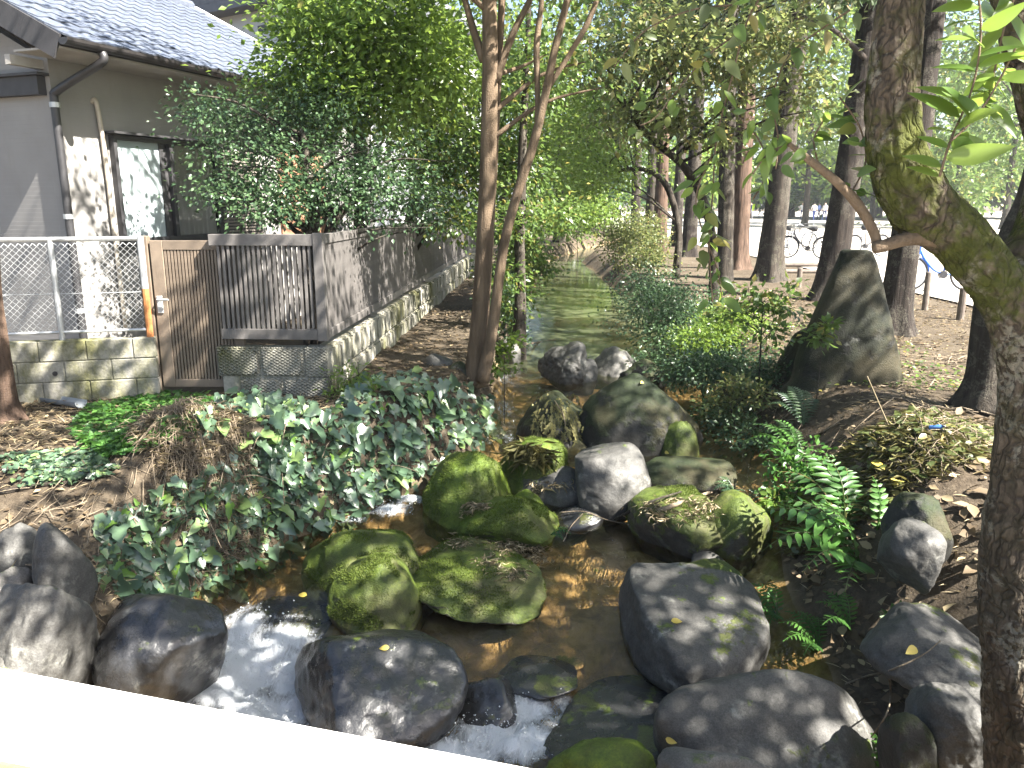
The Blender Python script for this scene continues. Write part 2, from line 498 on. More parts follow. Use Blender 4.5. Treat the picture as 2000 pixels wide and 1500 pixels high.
M['white_wall'] = plain('white_render', (.62, .63, .64), .8, .2, .06, 3)
M['roof_far'] = plain('grey_roof', (.12, .125, .14), .6, .3, .2, 4)
M['orange_panel'] = plain('terracotta_panel', (.30, .16, .10), .8, .2, .2, 4)


def blockmat(name, base, moss, diamond):
    t = NT(name); P_ = t.geo('Position')
    n1 = t.noise(3.2, 6, .65, P_); n2 = t.noise(40, 4, .6, P_)
    c = t.ramp(n1, [(.3, tuple(x * .7 for x in base)), (.7, tuple(x * 1.15 for x in base))])
    c = t.mix(.3, c, t.ramp(n2, [(.3, .3), (.7, .8)]), 'OVERLAY')
    mk = t.ramp(t.noise(1.9, 6, .7, t.geo('Position', (1, 1, .5))), [(.62 - moss * .25, 0), (.80 - moss * .25, 1)])
    c = t.mix(t.math('MULTIPLY', mk, .8), c, t.ramp(n2, [(.3, (.05, .055, .012)), (.7, (.14, .135, .035))]))
    h = n2
    if diamond:
        sx = t.n('SeparateXYZ'); t.l(P_, sx.inputs[0])
        q = t.math('ADD', sx.outputs['X'], sx.outputs['Y'])
        a = t.math('PINGPONG', t.math('ADD', t.math('MULTIPLY', q, 20), t.math('MULTIPLY', sx.outputs['Z'], 34)), .5)
        b = t.math('PINGPONG', t.math('SUBTRACT', t.math('MULTIPLY', q, 20), t.math('MULTIPLY', sx.outputs['Z'], 34)), .5)
        h = t.math('ADD', t.math('MULTIPLY', t.math('MINIMUM', a, b), 4), t.math('MULTIPLY', n2, .3))
    return t.done(t.pbr(c, .9, .15, t.bump(h, .75 if diamond else .35, .02)))


M['block'] = blockmat('plain_concrete_block', (.29, .275, .245), 1.0, False)
M['block_deco'] = blockmat('diamond_concrete_block', (.27, .26, .22), .6, True)
M['block_side'] = blockmat('rough_concrete_block', (.30, .285, .24), .7, False)
t = NT('window_glass'); v = t.geo('Position')
gl = t.pbr(t.ramp(t.noise(1.5, 2, .5, v), [(.3, (.30, .36, .37)), (.7, (.46, .52, .53))]), .12, .6)
M['frosted'] = t.done(gl)
M['clear'] = NT('clear_glass')
t = M['clear']; tr = t.n('BsdfTransparent'); g_ = t.n('BsdfGlossy'); g_.inputs['Roughness'].default_value = .03
f_ = t.n('Fresnel'); f_.inputs[0].default_value = 1.5; mx = t.n('MixShader')
t.l(f_.outputs[0], mx.inputs[0]); t.l(tr.outputs[0], mx.inputs[1]); t.l(g_.outputs[0], mx.inputs[2]); M['clear'] = t.done(mx.outputs[0])

# ------------------------------------------------------------------ ground, water, square, bridge
xs = np.unique(np.concatenate([np.arange(-5.2, 5.2, .06), np.arange(-14, 14, .5), np.linspace(-14, -220, 40), np.linspace(14, 220, 40)]))
ys = np.unique(np.concatenate([np.arange(2.2, 10, .06), np.arange(10, 20, .14), np.arange(20, 48, .5), np.arange(-4, 2.2, .4), np.linspace(-4, -60, 10), np.linspace(48, 420, 45)]))
GX, GY = np.meshgrid(xs, ys)
GZ = land(GX, GY)
nx, ny = len(xs), len(ys)
ii = (np.arange(ny - 1)[:, None] * nx + np.arange(nx - 1)[None, :]).ravel()
GF = np.stack([ii, ii + 1, ii + nx + 1, ii + nx], 1)
bedm = smooth((water_z(GY) + .05 - GZ) / .12)
g = obj('ground', mesh('ground', np.stack([GX, GY, GZ], -1).reshape(-1, 3), GF, M['soil'], True, attrs={'bed': bedm.ravel()}))
tag(g, 'brown leaf strewn earth banks dipping into the stream bed', None, None, 'structure')

FOAM = []   # (x, y, rx, ry, strength)
for (px, py, z, rx, ry, s_) in [(470, 1235, -.98, .14, .2, .85), (500, 1310, -1.1, .3, .25, 1), (560, 1260, -1.02, .2, .14, .75), (590, 1330, -1.12, .25, .2, .9), (450, 1360, -1.12, .25, .2, .9), (520, 1400, -1.13, .3, .2, 1), (600, 1380, -1.13, .2, .2, .9),
                              (1060, 1290, -.9, .18, .05, .5), (1100, 1330, -.98, .10, .12, .45), (1030, 1380, -1.08, .17, .16, .75), (960, 1430, -1.12, .2, .15, .95), (1010, 1450, -1.13, .24, .15, 1), (900, 1470, -1.13, .2, .12, .9), (1090, 1400, -1.1, .12, .1, .4),
                              (760, 990, -.75, .2, .09, .6), (800, 975, -.74, .18, .08, .6), (690, 1010, -.78, .2, .06, .35), (990, 740, -.5, .2, .3, .3), (985, 800, -.58, .16, .4, .3), (990, 860, -.64, .10, .2, .3), (780, 1060, -.8, .2, .05, .25),
                              (1190, 1050, -.8, .3, .04, .12), (1170, 1170, -.85, .25, .06, .2), (560, 1190, -.88, .25, .04, .3)]:
    p = onz(px, py, z); FOAM.append((p[0], p[1], rx, ry, s_))
wxs = np.linspace(-3.1, 2.5, 130); wys = np.concatenate([np.arange(2.6, 10, .045), np.arange(10, 20, .12), np.arange(20, 48, .5)])
WX, WY = np.meshgrid(wxs, wys)
cx = (np.interp(WY, _SY, _SL) + np.interp(WY, _SY, _SR)) / 2
WX = np.where(WY > 24, WX + cx - .5, WX)
foam = np.zeros_like(WX)
for fx, fy, rx, ry, s_ in FOAM: foam = np.maximum(foam, s_ * np.exp(-((WX - fx) / rx) ** 2 - ((WY - fy) / ry) ** 2))
rip = np.interp(WY, [3, 5, 5.5, 6.5, 9.5, 11, 14, 20], [1.2, .8, .75, 1.0, 1.2, .30, .08, .04])
p3 = np.stack([WX * 3.2, WY * 2.4, WX * 0], -1)
WZ = water_z(WY) + (.012 * rip + .05 * foam) * fbm(p3 * 1.6, 21, 4) + .02 * foam
murk = smooth((WY - 9.6) / 1.6) * .62 + .04
i2 = (np.arange(len(wys) - 1)[:, None] * len(wxs) + np.arange(len(wxs) - 1)[None, :]).ravel()
wo = obj('water', mesh('water', np.stack([WX, WY, WZ], -1).reshape(-1, 3), np.stack([i2, i2 + 1, i2 + len(wxs) + 1, i2 + len(wxs)], 1), M['water'], True, attrs={'foam': foam.ravel(), 'ripple': rip.ravel(), 'murk': murk.ravel()}))
tag(wo, 'shallow brown stream running between rocks and breaking into white foam', None, None, 'structure')

V = [(7.4, 10, .012), (120, 10, .012), (120, 150, .012), (-4, 150, .012), (6.6, 26, .012)]
o = obj('square', mesh('square', V, [(0, 1, 2, 3, 4)], M['sand']))
tag(o, 'pale sunlit sandy square beyond the row of trees', None, None, 'structure')

M['spray'] = plain('spray_white', (.75, .78, .80), .3, .5, .03, 5)
_oc = np.array([(1, 0, 0), (-1, 0, 0), (0, 1, 0), (0, -1, 0), (0, 0, 1), (0, 0, -1)], float); _of = np.array([(0, 2, 4), (2, 1, 4), (1, 3, 4), (3, 0, 4), (2, 0, 5), (1, 2, 5), (3, 1, 5), (0, 3, 5)])
_rs = np.random.default_rng(3); _P = []
for fx, fy, rx, ry, s_ in FOAM:
    k = int(230 * s_ * s_) if s_ > .5 else int(25 * s_)
    q = _rs.normal(size=(k, 3)) * (rx * .55, ry * .6, 1); q[:, 2] = np.abs(_rs.normal(size=k)) ** 1.6 * .022 * s_
    q[:, 0] += fx; q[:, 1] += fy; q[:, 2] += water_z(q[:, 1]) + .012; _P.append(q)
_P = np.concatenate(_P); _sz = (_rs.random(len(_P)) ** 3 * .006 + .0012)[:, None, None]
_V = (_P[:, None] + _oc[None] * _sz * _rs.uniform(.6, 1.4, (len(_P), 1, 3))).reshape(-1, 3); _F = (_of[None] + (np.arange(len(_P)) * 6)[:, None, None]).reshape(-1, 3)
tag(obj('spray', mesh('spray', _V, _F, M['spray'], True)), 'white bubbles and droplets thrown up by the cascades', None, None, 'stuff')

# bridge kerb the photographer stands behind
ka = np.array([-1.7, 2.1]); kb = np.array([.01, 1.73]); kd = (kb - ka) / np.linalg.norm(kb - ka); kn = np.array([kd[1], -kd[0]])
if kn[1] > 0: kn = -kn
rz = math.atan2(kd[1], kd[0])
br = empty('bridge', 'white concrete footbridge with low kerb above the stream', 'bridge', (ka[0], ka[1], 0), rz)
b = MB(); b.box(-6, 6, -.31, 0, .0, .35, .012); kerb = b.build('kerb', M['concrete'], br)
b = MB(); b.box(-6, 6, -3.5, -.315, .02, .31); b.build('deck', M['deck'], br)
b = MB(); b.tube(spline([(-.3 + i * .25, -.322 + .006 * math.sin(i * 2.1), .318) for i in range(9)], 5), .009, 6); b.build('joint', M['tan_joint'], br)
b = MB(); b.box(-6, 6, -3.2, -.05, -.25, -.002); b.build('beam', M['concrete'], br)
b = MB(); b.box(-.42, -.28, -.40, -.318, .30, .338, .012); b.build('stone', M['tan_joint'], br)

# ------------------------------------------------------------------ the house
HQ = (-5.17, 8.3, 0)
house = empty('house', 'grey beige single storey house with blue grey tiled roof behind the fence', 'house', HQ, R(73))
b = MB(); b.box(0, 6.5, 0, .12, -.05, 3.2); b.build('eave_wall', M['siding'], house)
b = MB()
gz, ry, pit = 3.2, 2.6, R(27)
V = [(0, .121, -.05), (0, 5.2, -.05), (0, 5.2, gz), (0, ry, gz + (ry + .02) * math.tan(pit)), (0, .121, gz)]
V = V + [(.12, y, z) for _, y, z in V]
b.add(V, [(0, 1, 2, 3, 4)[::-1], (5, 6, 7, 8, 9), (0, 5, 9, 4), (0, 1, 6, 5), (1, 2, 7, 6), (2, 3, 8, 7), (3, 4, 9, 8)])
b.build('gable_wall', M['siding'], house)
b = MB(); b.box(-.10, -.002, .06, 5.2, 2.82, 3.0); b.box(-.14, .0, .0, 5.2, 3.004, 3.03); b.build('trim_band', M['fascia'], house)
# roof
EY, EZ, X0, X1 = -.62, 3.27, -.38, 5.2
SL = (ry - EY) / math.cos(pit)
roof = obj('roof', None, house, (X0, EY, EZ), (pit, 0, 0))
b = MB(); b.box(0, X1 - X0, 0, SL, -.09, 0); me = mesh('roof', b.V, b.F, M['fascia'])
bpy.data.objects.remove(roof); roof = obj('roof', me, house, (X0, EY, EZ), (pit, 0, 0))
b = MB(); b.box(0, X1 - X0, 0, SL, -.09, 0); b.build('far_slope', M['fascia'], house, (X1, 2 * ry - EY, EZ), (pit, 0, math.pi))
tw, tl = .24, .235
b = MB()
NXT = 7
V = []
for yy, zz in ((-.03, .030), (.30, .012)):
    for zo in (0, -.018):
        for k in range(NXT):
            u = k / (NXT - 1); V.append(((u - .5) * tw * .985, yy, zz + zo + .008 * math.cos(u * 2 * math.pi)))
fs = []
for k in range(NXT - 1):
    fs.append((k, k + 1, 2 * NXT + k + 1, 2 * NXT + k)); fs.append((k + NXT, 3 * NXT + k, 3 * NXT + k + 1, NXT + k + 1)); fs.append((k, NXT + k, NXT + k + 1, k + 1))
fs += [(0, 2 * NXT, 3 * NXT, NXT), (NXT - 1, 2 * NXT - 1, 4 * NXT - 1, 3 * NXT - 1)]
tme = mesh('tile', V, fs, M['tile'])
spots = [((i + .5) * tw + (.0 if j % 2 else tw * .0), j * tl, .012) for j in range(int(SL / tl)) for i in range(int((X1 - X0) / tw))]
spots.sort(key=lambda s: s[1] + .35 * s[0])
rest = MB()
tv = np.array(V)
for q, s in enumerate(spots):
    jt = (random.uniform(-.004, .004), random.uniform(-.004, .004), random.uniform(0, .006))
    if q < 280: obj('tile', tme, roof, (s[0] + jt[0], s[1] + jt[1], s[2] + jt[2]), (random.uniform(-.01, .01), 0, random.uniform(-.008, .008)))
    else: rest.add(tv + np.array(s) + np.array(jt), fs)
rt = rest.build('upper_tiles', M['tile'], roof); rt['kind'] = 'stuff'
b = MB(); b.box(-.02, .0, -.02, SL, -.20, .03); b.build('barge_board', M['fascia'], roof)
b = MB(); b.tube([(0, SL + .02, .03), (X1 - X0, SL + .02, .03)], .09, 8); b.build('ridge_cap', M['tile'], roof)
b = MB(); b.box(X1 - X0, X1 - X0 + .12, -.02, SL, -.12, .06); b.build('verge_cap', M['white_wall'], roof)  # far verge made white in place of the sun catching it
b = MB(); b.box(X0 + .01, X1, EY + .02, -.002, EZ - .095, EZ - .075); b.build('soffit', M['soffit'], house)
for k in range(3):
    b = MB(); b.box(X0 + .01, -.002, .06 + k * .62, .13 + k * .62, 3.0 + .33 + k * .62 * math.tan(pit) - .26, 3.0 + .42 + k * .62 * math.tan(pit) - .26); b.build('purlin', M['soffit'], house)
# gutter: half round trough along the eave, elbow and downspout
gp = []
b = MB(); n = 8
for x in (X0 - .02, X1):
    for k in range(n + 1):
        a = math.pi + math.pi * k / n; gp.append((x, EY - .06 + .065 * math.cos(a), EZ - .01 + .065 * math.sin(a)))
gp += [(x, y * 1 + (.006 if y < EY - .06 else -.006), z + .004) for x, y, z in gp]
m_ = n + 1
fs = [(k, k + 1, m_ + k + 1, m_ + k) for k in range(n)] + [(2 * m_ + k, 3 * m_ + k, 3 * m_ + k + 1, 2 * m_ + k + 1) for k in range(n)] + [tuple(range(m_)), tuple(range(2 * m_ - 1, m_ - 1, -1))]
b.add(gp, fs); gut = b.build('gutter', M['gutter'], house, sm=False)
b = MB(); b.tube(spline([(.05, EY - .06, EZ - .07), (.05, EY - .05, EZ - .16), (.02, -.34, EZ - .30), (-.02, -.10, EZ - .42), (-.02, -.05, EZ - .50), (-.02, -.05, 2.2), (-.02, -.05, 1.0), (-.02, -.05, .02)], 5), .042, 10); ds = b.build('downspout', M['dark_metal'], house, sm=True)
for z in (2.72, 1.6, .6):
    b = MB(); b.tube([(-.02, -.05, z - .025), (-.02, -.05, z + .025)], .052, 10); b.build('clamp', M['steel'], ds)
b = MB(); b.tube(spline([(.50, .0, 2.80), (.50, -.035, 2.83), (.51, -.05, 2.78), (.53, -.05, 2.55), (.55, -.045, 2.2), (.56, -.045, 1.2), (.57, -.045, .3)], 6), .026, 8); cd = b.build('conduit', M['conduit'], house, sm=True)
# window
win = obj('window', None, house)
bpy.data.objects.remove(win)
b = MB()
wx0, wx1, wz0, wz1 = .66, 2.34, 1.28, 2.48
for a in ((wx0, wx1, wz1 - .05, wz1), (wx0, wx1, wz0, wz0 + .06)): b.box(a[0], a[1], -.075, -.002, a[2], a[3])
for a in ((wx0, wx0 + .05), (wx1 - .05, wx1)): b.box(a[0], a[1], -.074, -.002, wz0 + .06, wz1 - .05)
win = b.build('window', M['dark_metal'], house)
b = MB(); b.box(wx0 + .05, 1.36, -.030, -.02, wz0 + .06, wz1 - .05); b.build('frosted_pane', M['frosted'], win)
b = MB(); b.add([(1.561, -.05, wz0 + .061), (wx1 - .051, -.05, wz0 + .061), (wx1 - .051, -.05, wz1 - .051), (1.561, -.05, wz1 - .051)], [(0, 1, 2, 3)]); b.build('clear_pane', M['clear'], win)
b = MB(); b.box(1.36, 1.42, -.045, -.004, wz0 + .06, wz1 - .05); b.box(1.50, 1.56, -.068, -.004, wz0 + .06, wz1 - .05); b.build('stile', M['dark_metal'], win)
b = MB(); b.box(1.421, 1.499, -.018, -.004, wz0 + .06, wz1 - .05); b.build('dark_gap', M['fascia'], win)
b = MB()
cu = [(1.565 + i * .012, -.02 - .010 * math.sin(i * .9)) for i in range(60)]
cu = [c_ for c_ in cu if c_[0] < wx1 - .055]
b.add([(x, y, z) for z in (wz0 + .07, wz1 - .06) for x, y in cu], [(i, i + 1, len(cu) + i + 1, len(cu) + i) for i in range(len(cu) - 1)]); b.build('curtain', M['curtain'], win, sm=True)
b = MB(); b.box(wx0 - .06, wx1 + .06, -.16, -.004, wz1 + .01, wz1 + .035); b.build('hood', M['dark_metal'], win)
b = MB(); b.box(wx0 - .04, wx1 + .04, -.11, -.004, wz0 - .035, wz0 - .003); b.build('sill', M['dark_metal'], win)
# louvred shutter beside the window
b = MB(); b.box(2.40, 3.25, -.02, -.003, 1.0, 2.46); sh = b.build('shutter', M['fascia'], house)
b = MB(); b.box(-.41, .41, -.014, .0, 0, .006); b.box(-.41, .41, -.016, -.010, -.02, .006); sme = mesh('slat', b.V, b.F, M['louvre'])
for k in range(34): obj('slat', sme, sh, (2.825, -.022, 1.03 + k * .042), (R(-14), 0, 0))
b = MB(); b.box(3.7, 4.9, -.03, -.003, 1.1, 2.5); b.build('terracotta_panel', M['orange_panel'], house)

# neighbouring house seen above the roof
nb = empty('neighbouring_house', 'white gabled neighbouring house glimpsed above the tiled roof', 'house', (-4.6, 19.0, 0), R(60))
b = MB(); b.box(-1, 5, 0, 4, 0, 6.0); b.build('wall', M['white_wall'], nb)
b = MB(); b.box(-1.5, 5.5, -.6, 4.6, 6.0, 6.2); b.add([(-1.5, -.6, 6.203), (5.5, -.6, 6.203), (5.5, 4.6, 6.203), (-1.5, 4.6, 6.203), (-1.5, 2, 7.6), (5.5, 2, 7.6)], [(0, 1, 5, 4), (2, 3, 4, 5), (0, 4, 3), (1, 2, 5)]); b.build('roof', M['roof_far'], nb)
b = MB(); b.box(-1.02, -1.003, 1.3, 2.0, 5.55, 5.68); b.build('vent', M['dark_metal'], nb)
b = MB(); b.box(-1.03, -1.004, 0, 4, 4.75, 4.85); b.build('trim_band', M['fascia'], nb)

# ------------------------------------------------------------------ walls of concrete block
def bevel_block(l, h, d, panel=0):
    b = MB(); b.box(-l / 2, l / 2, 0, d, 0, h, .008)
    if panel:
        bm = bmesh.new(); bmesh.ops.create_cube(bm, size=1)
        for v in bm.verts: v.co = Vector((v.co.x * (l - .045), v.co.y * .03 - .008, h / 2 + v.co.z * (h - .045)))
        bmesh.ops.bevel(bm, geom=[e for e in bm.edges if abs(e.verts[0].co.y - e.verts[1].co.y) > .01], offset=.03, segments=3, affect='EDGES')
        bm.verts.index_update()
        b.add([tuple(v.co) for v in bm.verts], [[v.index for v in f.verts] for f in bm.faces]); bm.free()
    return b


A2, B2 = np.array([-5.75, 6.35]), np.array([-3.66, 6.98])
d2 = (B2 - A2); ln = np.linalg.norm(d2); ang2 = math.atan2(d2[1], d2[0])
bw = empty('block_wall', 'low mossy plain concrete block wall under the chain link fence', 'wall', (A2[0], A2[1], 0), ang2)
pb = bevel_block(.385, .185, .12); pme = mesh('block', pb.V, pb.F, M['block'])
hb = bevel_block(.19, .185, .12); hme = mesh('half_block', hb.V, hb.F, M['block'])
for row in range(4):
    x = ln
    if row % 2: obj('block', hme, bw, (x - .097, 0, -.22 + row * .19)); x -= .195
    while x > .3:
        obj('block', pme, bw, (x - .195, random.uniform(-.003, .003), -.22 + row * .19)); x -= .39
b = MB(); b.tube([(ln - .86, -.004, .24), (ln - .86, .02, .24)], .022, 12); b.build('drain_hole', M['gutter'], bw)
b = MB(); b.box(0, ln - .01, .012, .11, -.2, .53); b.build('mortar', M['block'], bw)

dw = empty('patterned_block_wall', 'diamond patterned concrete block wall turning the corner along the stream', 'wall', (-2.06, 7.0, 0))
WT = .455
db = bevel_block(.40, .275, .13, 1); dme = mesh('block', db.V, db.F, M['block_deco'])
for row in range(2):
    for k in range(2): obj('block', dme, dw, (-.42 - k * .415 + (.0 if row else .2), 0, WT - .28 - (1 - row) * .285))
    b = bevel_block(.20, .28, .16); obj('block', mesh('corner_block', b.V, b.F, M['block_deco']), dw, (-.108, -.012, WT - .28 - (1 - row) * .285))
sb = bevel_block(.39, .275, .13, 1); sme2 = mesh('side_block', sb.V, sb.F, M['block_side'])
for row in range(2):
    y = .205
    while y < 19:
        obj('block', sme2, dw, (-.0 + random.uniform(-.006, .006), y + (.2 if row == 0 else 0), WT - .28 - (1 - row) * .285), (0, 0, R(90)))
        y += .40
b = MB(); b.box(-.118, -.02, .14, 19, -.3, WT - .01); b.box(-1.0, -.2, .015, .1, -.3, WT - .01); b.build('mortar', M['block_side'], dw)

# ------------------------------------------------------------------ chain link fence
cf = empty('chain_link_fence', 'silver chain link fence with rusty end post on the low block wall', 'fence', (A2[0], A2[1], .53), ang2)
top, bot = .90, .075
px_ = [ln - .045, ln - .78, ln - 1.5]
for k, x in enumerate(px_):
    b = MB(); b.tube([(x, .06, -.03 if k else -.10), (x, .06, top + .02)], .024 if k else .03, 10); po = b.build('post', M['steel'], cf, sm=False)
    if k == 0:
        b = MB(); b.tube([(x, .06, -.101), (x, .06, .45)], .0305, 10); q = b.build('rust_patch', M['rust'], po); q['label'] = 'orange rusty lower half of the post'
b = MB(); b.tube([(0, .06, top), (ln - .045, .06, top)], .021, 8); b.build('top_rail', M['steel'], cf)
b = MB(); b.tube([(0, .06, bot), (ln - .045, .06, bot)], .014, 8); b.build('bottom_rail', M['steel'], cf)
b = MB(); b.tube([(0, .06, .42), (ln - .045, .06, .42)], .004, 5); b.build('tension_wire', M['steel'], cf)
s_ = .056
nrow = int((top - bot - .01) / (s_ / 2) / 1)
zz = [(((i % 2) * s_ / 2), .0 + (.004 if i % 2 else -.004), bot + .008 + i * s_ / 2) for i in range(nrow)]
V, Fc = tube_arrays(zz, .0025, 4, True)
wme = mesh('wire', V, Fc, M['steel'], True)
k = 0
x = ln - .08
while x > .15:
    o = obj('wire', wme, cf, (x, .06, 0))
    if k % 2: o.scale = (-1, 1, 1)
    k += 1
    if k % 2 == 0: x -= s_
# ------------------------------------------------------------------ gate
gt = empty('gate', 'bronze brown metal gate of thin vertical slats between block walls', 'gate', (-3.66, 7.06, .05), R(1.5))
GW, GH = .80, 1.36
def fr(name, a, mat=None, p=gt):
    b = MB(); b.box(*a, .004); return b.build(name, mat or M['gate'], p)
st = fr('stile', (0, .115, 0, .045, 0, GH)); fr('stile', (GW - .08, GW, 0, .045, 0, GH))
fr('rail', (.116, GW - .081, .003, .042, GH - .085, GH)); fr('rail', (.116, GW - .081, .003, .042, 0, .075))
b = MB(); b.box(-.0095, .0095, .008, .034, .076, GH - .086); gme = mesh('slat', b.V, b.F, M['gate'])
for k in range(20): obj('slat', gme, gt, (.133 + k * .0305, 0, 0))
fr('back_panel', (.117, GW - .082, .036, .041, .077, GH - .087), M['gutter'])
hd = fr('lock_plate', (.02, .075, -.012, -.001, .70, .86), M['steel'])
b = MB(); b.tube([(.045, -.012, .83), (.045, -.05, .83), (.15, -.055, .83)], .010, 8); b.build('lever', M['steel'], hd)
b = MB(); b.box(-.10, -.02, .0, .07, -.05, GH + .04, .004); b.build('hinge_post', M['gate'], gt)

# ------------------------------------------------------------------ slatted metal fence round the corner
sf = empty('slatted_fence', 'dark grey vertical slat metal fence on top of the patterned block wall', 'fence', (-2.06, 7.0, 0))
FX0 = -1.02
Z0, Z1 = .525, 1.47
def fpart(name, a, mat=None):
    b = MB(); b.box(*a, .003); return b.build(name, mat or M['fence'], sf)
fpart('top_rail', (FX0, -.075, -.015, .06, Z1 - .10, Z1)); fpart('bottom_rail', (FX0 + .05, -.075, -.015, .06, Z0, Z0 + .095))
b = MB(); b.box(-.0115, .0115, 0, .038, Z0 + .096, Z1 - .101); f1 = mesh('slat', b.V, b.F, M['fence'])
for k in range(20): obj('slat', f1, sf, (FX0 + .075 + k * .046, 0, 0))
fpart('corner_post', (-.074, .012, -.022, .062, Z0 - .01, Z1 + .012))
LNG = 17.0
fpart('top_rail', (-.06, .012, .063, LNG, Z1 - .085, Z1 - .002)); fpart('bottom_rail', (-.06, .012, .063, LNG, Z0 + .002, Z0 + .085))
b = MB(); b.box(-.036, 0, -.0125, .0125, Z0 + .086, Z1 - .086); f2 = mesh('slat', b.V, b.F, M['fence'])
y = .095
k = 0
while y < LNG - .05 and k < 276:
    obj('slat', f2, sf, (0, y, 0)); y += .046 if y < 10 else .078; k += 1
for y in (2.0, 4.0, 6.0, 8.0, 10., 12., 14.): fpart('post', (-.12, -.062, y, y + .06, WT + .002, Z1 - .01))

# ------------------------------------------------------------------ leaf shapes
T_DIAMOND = (np.array([(0, 0, 0), (.45, .30, .07), (1, 0, -.04), (.45, -.30, .07)]), np.array([(0, 2, 1), (0, 3, 2)]))
T_OVAL = (np.array([(0, 0, 0), (.25, .24, .04), (.6, .27, .05), (1, 0, -.10), (.6, -.27, .05), (.25, -.24, .04), (.5, 0, -.02)]), np.array([(0, 6, 1), (1, 6, 2), (2, 6, 3), (3, 6, 4), (4, 6, 5), (5, 6, 0)]))
T_SPRAY = (np.array([(0, -.03, 0), (.3, .20, .02), (.28, .06, .0), (.62, .26, -.02), (.58, .06, -.03), (1, .10, -.12), (1, -.10, -.12), (.58, -.06, -.03), (.62, -.26, -.02), (.28, -.06, 0), (.3, -.20, .02), (0, .03, 0)]),
           np.array([(11, 1, 2), (2, 3, 4), (4, 5, 6), (4, 6, 7), (7, 8, 9), (9, 10, 0), (0, 11, 2), (0, 2, 9), (9, 2, 4), (9, 4, 7)]))
T_IVY = (np.array([(0, 0, 0), (-.12, .22, .05), (.12, .48, .02), (.38, .30, .05), (.62, .30, .03), (1.0, 0, -.10), (.62, -.30, .03), (.38, -.30, .05), (.12, -.48, .02), (-.12, -.22, .05), (.35, 0, -.04)]),
         np.array([(10, 0, 9), (10, 9, 8), (10, 8, 7), (10, 7, 6), (10, 6, 5), (10, 5, 4), (10, 4, 3), (10, 3, 2), (10, 2, 1), (10, 1, 0)]))


def unit(v): return v / (np.linalg.norm(v, axis=-1, keepdims=True) + 1e-9)


def leaf_arrays(P, size, A, N, tpl):
    """many leaves at once: P base points, A along, N normals"""
    tv, tf = tpl; n = len(P)
    A = unit(A); N = unit(N - A * (N * A).sum(1, keepdims=True)); B = np.cross(N, A)
    size = np.broadcast_to(size, (n,))[:, None, None]
    V = P[:, None, :] + size * (tv[None, :, 0, None] * A[:, None] + tv[None, :, 1, None] * B[:, None] + tv[None, :, 2, None] * N[:, None])
    Fc = (tf[None] + (np.arange(n) * len(tv))[:, None, None]).reshape(-1, 3)
    tint = np.repeat(RNG.random(n), len(tv))
    return V.reshape(-1, 3), Fc, tint


# ------------------------------------------------------------------ rocks
def ico(sub):
    bm = bmesh.new(); bmesh.ops.create_icosphere(bm, subdivisions=sub, radius=1)
    V = np.array([v.co[:] for v in bm.verts]); Fc = np.array([[v.index for v in f.verts] for f in bm.faces], np.int32); bm.free(); return V, Fc


ICO = {s: ico(s) for s in (4, 5, 6)}


def rock_shape(seed, sub, cuts=7, rough=.10, planes=(), box=0.1):
    V, Fc = ICO[sub]; V = V.copy(); r = np.random.default_rng(seed)
    V = np.sign(V) * np.abs(V) ** (1 - box * .5)
    V *= 1 + .14 * fbm(V * .9 + seed * 3.1, seed, 2)[:, None]
    pl = [(n / np.linalg.norm(n), d) for n, d in [(r.normal(size=3), r.uniform(.58, .92)) for _ in range(cuts)]]
    pl += [(np.array(n, float) / np.linalg.norm(n), d) for n, d in planes]
    for n, d in pl:
        ov = V @ n - d; k = .07
        sp = k * np.log1p(np.exp(np.clip(ov / k, -30, 30)))
        V -= n * (sp * .92)[:, None]
    nrm = V / np.linalg.norm(V, axis=1)[:, None]
    V += nrm * (rough * .7 * fbm(V * 2.1 + seed, seed + 5, 3) + rough * .25 * fbm(V * 7 + seed, seed + 9, 4))[:, None]
    lo, hi = V.min(0), V.max(0)
    return (V - (lo + hi) / 2) / ((hi - lo) / 2), Fc


